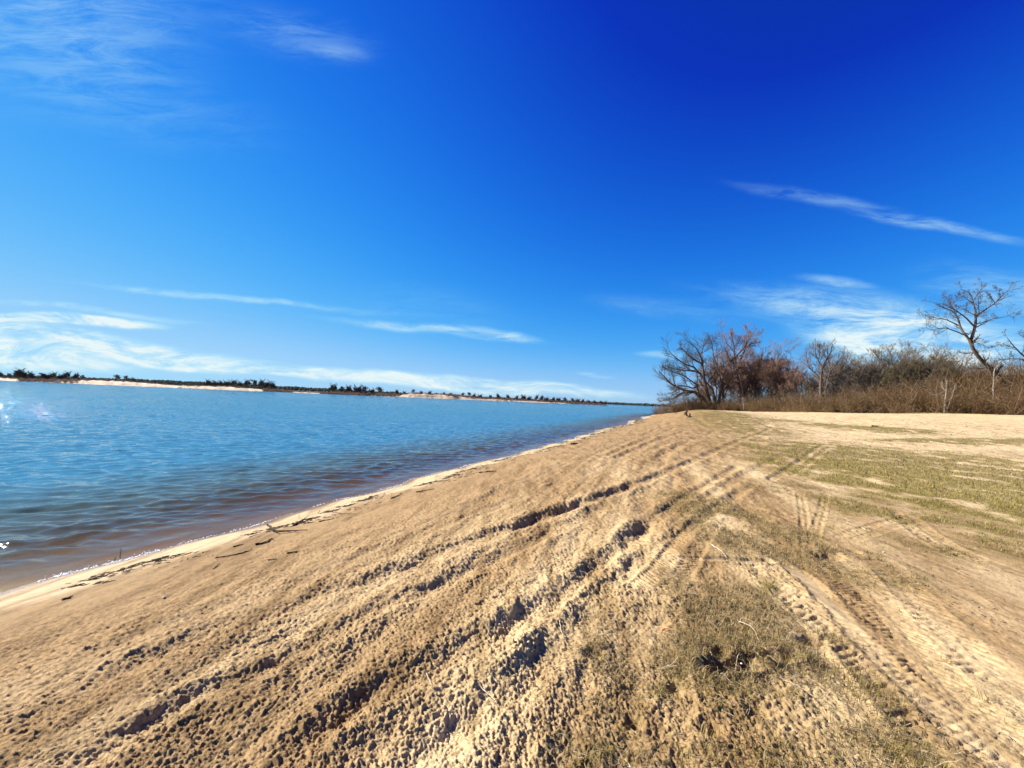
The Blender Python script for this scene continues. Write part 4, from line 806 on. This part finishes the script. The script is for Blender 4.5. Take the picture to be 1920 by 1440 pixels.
# driftwood and stump beyond the beach bend
stick([(1222,777),(1232,776.5),(1240,777)], .07, 'dark snag lying at the water edge by the beach tip', twigs=3, seed=4)
stick([(1252,777),(1268,775.5),(1283,774.5)], .09, 'long dark trunk half buried at the foot of the spreading tree', twigs=2, seed=5)
stick([(1283,779),(1292,774)], .07, 'dark log end sticking out of the bank left of the stump', twigs=1, seed=6)
def stump(px, py, r, H, label):
    p = gp(px, py); rg = np.random.default_rng(5); b = Buf(); L = []
    for k in range(6):
        a = k*1.05+rg.random()*.4; L.append(resample([p+[0, 0, H*.6], p+[math.cos(a)*r*1.2, math.sin(a)*r*1.2, H*.35], p+[math.cos(a)*r*2.6, math.sin(a)*r*2.6, -.05]], 8, rg, .01))
    for k in range(3):
        a = k*2.1; L.append(resample([p+[math.cos(a)*r*.4, math.sin(a)*r*.4, 0], p+[math.cos(a)*r*.5, math.sin(a)*r*.5, H*.6], p+[math.cos(a)*r*.9, math.sin(a)*r*.9, H*rg.uniform(.9, 1.3)]], 8, rg, .01))
    P = np.array(L); b.tube(P, np.tile(r*.55*np.linspace(1, .35, 8), (len(P), 1)), 7); b.V = [v-p for v in b.V]; ob = b.build('stump', WOOD, None, True); ob.location = p; tag(ob, label, 'stump')
stump(1293, 783, .10, .42, 'dark splayed root stump on the sand in front of the spreading tree')
# sign on its post seen against the brush
def box(b, c, h, rz=0):
    V = np.array([(i, j, k) for i in (-1, 1) for j in (-1, 1) for k in (-1, 1)], float)*h; cs, sn_ = math.cos(rz), math.sin(rz); V = np.column_stack([V[:, 0]*cs-V[:, 1]*sn_, V[:, 0]*sn_+V[:, 1]*cs, V[:, 2]])+c
    b.add(V, np.array([(0, 1, 3, 2), (4, 6, 7, 5), (0, 4, 5, 1), (2, 3, 7, 6), (0, 2, 6, 4), (1, 5, 7, 3)]))
YS = 60.; p = at(1394, 772.5, YS); g = ground_z(p[0], YS)[0]; t = at(1394, 745, YS)[2]; root = empty('sign_post', (p[0], YS, g), math.radians(-14))
METAL = bark_mat('weathered_metal', (.20, .15, .12), (.30, .23, .19), 12, .6)
b = Buf(); box(b, np.array([0, 0, (t-g)/2-.1]), np.array([.045, .03, (t-g)/2+.1])); b.build('post', METAL, root)
for k, (zc, w, hgt) in enumerate(((t-g-.32, .30, .27), (t-g-.82, .20, .16))):
    b = Buf(); box(b, np.array([0, -.05, zc]), np.array([w, .008, hgt])); o = b.build('sign_panel', METAL, root); bv = o.modifiers.new('bevel', 'BEVEL'); bv.width = .006; bv.segments = 2
tag(root, 'small weathered sign on a thin post standing in front of the brush', 'sign')
# wrack: dark shreds along the high water line, and foam at the water edge
rg = np.random.default_rng(71); n = 9000; yy = 2+rg.random(n)**1.7*62; base_s = 1.02+.22*vn(yy*.33, yy*0, 5)+.03*np.minimum(yy, 20)/20
keep = vn(yy*1.25, yy*0+3, 6)+.5*vn(yy*5, yy*0, 7) > .02; yy = yy[keep]; base_s = base_s[keep]; n = len(yy)
ss = base_s+np.abs(rg.normal(0, .14+.006*yy, n))*np.where(rg.random(n) < .7, -.5, 1.2); sl_ = np.gradient(SH_X, SH_Y)
slope = np.interp(yy, [0, 10, 60, 95], [.38, .43, .42, .55]); xx = shore_x(yy)+ss*np.sqrt(1+slope**2)
P0 = np.column_stack([xx, yy, ground_z(xx, yy)+.003]); a = math.radians(68)+rg.normal(0, .6, n); ln = rg.uniform(.008, .035, n)*(1+yy*.03); D = np.column_stack([np.cos(a), np.sin(a), rg.normal(.05, .1, n)])
P = P0[:, None]+D[:, None]*(np.linspace(-1, 1, 3)[None, :, None]*ln[:, None, None]); P[:, 1, 2] += ln*.12; R = (ln*.10)[:, None]*np.array([.6, 1, .5])[None]; R = np.clip(R, .0015, .006+yy.max()*0+.0)
b = Buf(); b.tube(P, R*(1+P0[:, 1:2]*.05), 4); wr = b.build('debris', WOOD); tag(wr, 'dark twigs and shreds of plant debris strewn along the high water line', 'debris', kind='stuff')
n = 16000; yy = 2.5+rg.random(n)**2.0*75; cl_ = np.clip(.45+vn(yy*.9, yy*0+8, 15)+.6*vn(yy*3.2, yy*0+8, 16), 0, 1.3); keep = rg.random(n) < cl_**1.2*(.25+.75*np.exp(-yy/9.)); yy = yy[keep]; cl_ = cl_[keep]; n = len(yy)
slope = np.interp(yy, [0, 10, 60, 95], [.38, .43, .42, .55]); ss = .035+.05*vn(yy*1.1, yy*0, 17)+.025*rg.normal(0, 1, n)*(.6+cl_)*(1+yy*.03); xx = shore_x(yy)+ss*np.sqrt(1+slope**2)
rr = rg.uniform(.004, .013, n)*(1+yy*.05); zz_ = np.maximum(ground_z(xx, yy), WZ)+rr*.1
oc = np.array([(1, 0, 0), (.3, .95, 0), (-.8, .6, 0), (-.8, -.6, 0), (.3, -.95, 0), (0, 0, .6), (0, 0, -.4)]); V = np.column_stack([xx, yy, zz_])[:, None]+oc[None]*rr[:, None, None]*rg.uniform(.7, 1.3, (n, 7, 1)); o = np.arange(n)[:, None]*7
T3 = np.concatenate([np.concatenate([o+np.array([i, (i+1) % 5, 5]), o+np.array([(i+1) % 5, i, 6])]) for i in range(5)])
fm, nt, out = mat_new('foam'); bs = nd(nt, 'ShaderNodeBsdfPrincipled'); bs.inputs['Base Color'].default_value = (.55, .56, .55, 1); bs.inputs['Roughness'].default_value = .5; nt.links.new(bs.outputs[0], out.inputs[0])
tag(mesh_np('foam', V.reshape(-1, 3), [T3], fm, True), 'broken line of white foam bubbles along the water edge', 'foam', kind='stuff')

#==GRASS
# ------------------------------------------------------------------ grass
def blades(x, y, L, lean, cols, rg, name, mat, label, wscale=1., flat=0.):
    n = len(x); z = ground_z(x, y)-.004; a = rg.random(n)*2*np.pi; dirv = np.column_stack([np.cos(a), np.sin(a), np.zeros(n)]); side = np.column_stack([-np.sin(a), np.cos(a), np.zeros(n)])
    w = (L*.028*wscale*rg.uniform(.6, 1.4, n)).clip(.0009, .03)[:, None]; P = np.column_stack([x, y, z]); up = np.array([0, 0, 1.])
    p1 = P+up*(L*.5*(1-flat))[:, None]+dirv*(L*.5*lean*.5)[:, None]; p2 = P+up*(L*(1-flat)*(1-.55*lean))[:, None]+dirv*(L*lean)[:, None]
    V = np.stack([P-side*w, P+side*w, p1-side*w*.75, p1+side*w*.75, p2], 1); o = np.arange(n)[:, None]*5
    ob = mesh_np(name, V.reshape(-1, 3), [o+np.array([0, 1, 3, 2]), o+np.array([2, 3, 4])], mat, False, {'col': np.repeat(cols, 5, 0)}); tag(ob, label, 'grass', kind='stuff'); return ob
GM = vcol_mat('grass_blade', .8, spec=.15)
rg = np.random.default_rng(81)
def scatter(n, r0, r1, pw):
    r = (r0**pw+(r1**pw-r0**pw)*rg.random(n))**(1/pw); th = np.radians(rg.uniform(-35, 58, n)); x = r*np.sin(th); y = r*np.cos(th)
    g, gr = grass_mask(x, y); ok = (rg.random(n) < g**1.1) & (shore_s(x, y) > 4.2); return x[ok], y[ok], gr[ok], r[ok], g[ok]
DRY = np.array([(.27, .19, .085), (.19, .12, .05), (.33, .25, .12), (.14, .09, .04), (.23, .155, .06)]); GRN = np.array([(.155, .130, .022), (.195, .155, .032), (.115, .10, .018), (.24, .185, .055)])
def colours(gr):
    n = len(gr); pickg = rg.random(n) < gr*.9; c = DRY[rg.integers(0, 5, n)]; c[pickg] = GRN[rg.integers(0, 4, pickg.sum())]; return c*rg.uniform(.75, 1.25, (n, 1))
x, y, gr, r, g = scatter(420000, 1.5, 12, .8); L = rg.uniform(.012, .045, len(x))*(.6+.7*g)*(1+.05*r); blades(x, y, L, rg.uniform(.2, 1.3, len(x)), colours(gr), rg, 'grass', GM, 'short dry grass in patches over the sand in the foreground', .9)
x, y, gr, r, g = scatter(380000, 12, 60, .7); L = rg.uniform(.03, .07, len(x))*(.6+.6*g)*(1+.01*r); blades(x, y, L, rg.uniform(.2, 1.1, len(x)), colours(gr), rg, 'turf', GM, 'short olive turf in streaks across the pale sand toward the trees', 1.6)
# straw litter lying about
x, y, gr, r, g = scatter(34000, 1.5, 7, .8); n = len(x); S = np.column_stack([x, y, ground_z(x, y)+.004+.012*rg.random(n)]); D = np.column_stack([rg.normal(0, 1, (n, 2)), rg.normal(.05, .18, n)]); Lg = rg.uniform(.02, .075, n)*np.where(rg.random(n) < .08, 2., 1); P = grow(S, D, Lg, 4, .22, -.03, rg)
gz = ground_z(P[..., 0].ravel(), P[..., 1].ravel()).reshape(n, 4); P[..., 2] = np.maximum(P[..., 2], gz+.002); b = Buf(); b.tube(P, np.full((n, 4), .0009)*rg.uniform(.6, 1.5, (n, 1)), 3); sc_ = np.array([(.42, .34, .20), (.33, .25, .13), (.22, .15, .08), (.50, .43, .29)])[rg.integers(0, 4, n)]*rg.uniform(.8, 1.15, (n, 1)); b.A.append(np.repeat(sc_, 12, 0))
st = b.build('straw_litter', VC); tag(st, 'pale straw litter lying among the foreground grass', 'straw', kind='stuff')
# tall clumps round the hole and near the lower edge
cx = []; 
for px, py, k_, rad in ((1400,1215,500,.16),(1500,1230,600,.16),(1330,1215,300,.1),(1560,1200,200,.08),(1640,1310,500,.12),(1590,1275,300,.12),(1552,1030,300,.12),(1300,1150,250,.15),(1340,1400,250,.12),(1640,1400,400,.12),(1480,1430,400,.12),(1115,1215,120,.05),(1700,1440,200,.1),(1510,1255,300,.14)):
    p = gp(px, py); cx.append(np.column_stack([p[0]+rg.normal(0, rad, k_), p[1]+rg.normal(0, rad*.7, k_)]))
cx = np.concatenate(cx); hd = gp(1372, 1250); cx = cx[np.hypot((cx[:, 0]-hd[0])/.12, (cx[:, 1]-hd[1])/.06) > 1.]; n = len(cx); cc = colours(np.full(n, .45)); blades(cx[:, 0], cx[:, 1], rg.uniform(.03, .085, n), rg.uniform(.2, 1.2, n), cc*.9, rg, 'grass_tufts', GM, 'longer olive and straw grass around the dark hole in the foreground', .7)


# loose longer clumps within the grass, each with its own lean
rg = np.random.default_rng(91); x, y, gr, r, g = scatter(2600, 1.6, 11, .8); k_ = 26; nx = np.repeat(x, k_)+rg.normal(0, .022, len(x)*k_); ny = np.repeat(y, k_)+rg.normal(0, .022, len(x)*k_)
blades(nx, ny, rg.uniform(.025, .075, len(nx))*np.repeat(rg.uniform(.5, 1.3, len(x)), k_), rg.uniform(.4, 1.4, len(nx)), colours(np.repeat(gr, k_))*np.repeat(rg.uniform(.6, 1.2, len(x)), k_)[:, None], rg, 'grass_clumps', GM, 'scattered clumps of longer dry grass rising from the short grass', .75)
# dark crumbs of dead plants over the sand
n = 90000; r = (1.6**.6+(50**.6-1.6**.6)*rg.random(n))**(1/.6); th = np.radians(rg.uniform(-40, 58, n)); x = r*np.sin(th); y = r*np.cos(th); s_ = shore_s(x, y); w = np.clip(.25+1.6*fbm(x*.9, y*.9, 3, 95), 0, 1)*(.35+.65*sm(5, 8, s_)); ok = (s_ > 1.2) & (rg.random(n) < w); x = x[ok]; y = y[ok]; r = r[ok]; n = len(x)
P0 = np.column_stack([x, y, ground_z(x, y)+.003]); a = rg.random(n)*6.28; ln = rg.uniform(.003, .013, n)*(1+.10*r); D = np.column_stack([np.cos(a), np.sin(a), rg.normal(.1, .25, n)]); P = P0[:, None]+D[:, None]*(np.linspace(-1, 1, 3)[None, :, None]*ln[:, None, None]); P[:, 1, 2] += ln*.25
b = Buf(); b.tube(P, (ln*.16)[:, None]*np.array([.5, 1, .5])[None], 3); b.A.append(np.repeat(np.array([(.06, .04, .022), (.11, .07, .035), (.035, .025, .015), (.16, .11, .055)])[rg.integers(0, 4, n)], 9, 0)); tag(b.build('plant_litter', VC), 'dark crumbs of dead plants and bark scattered over the sand', 'litter', kind='stuff')
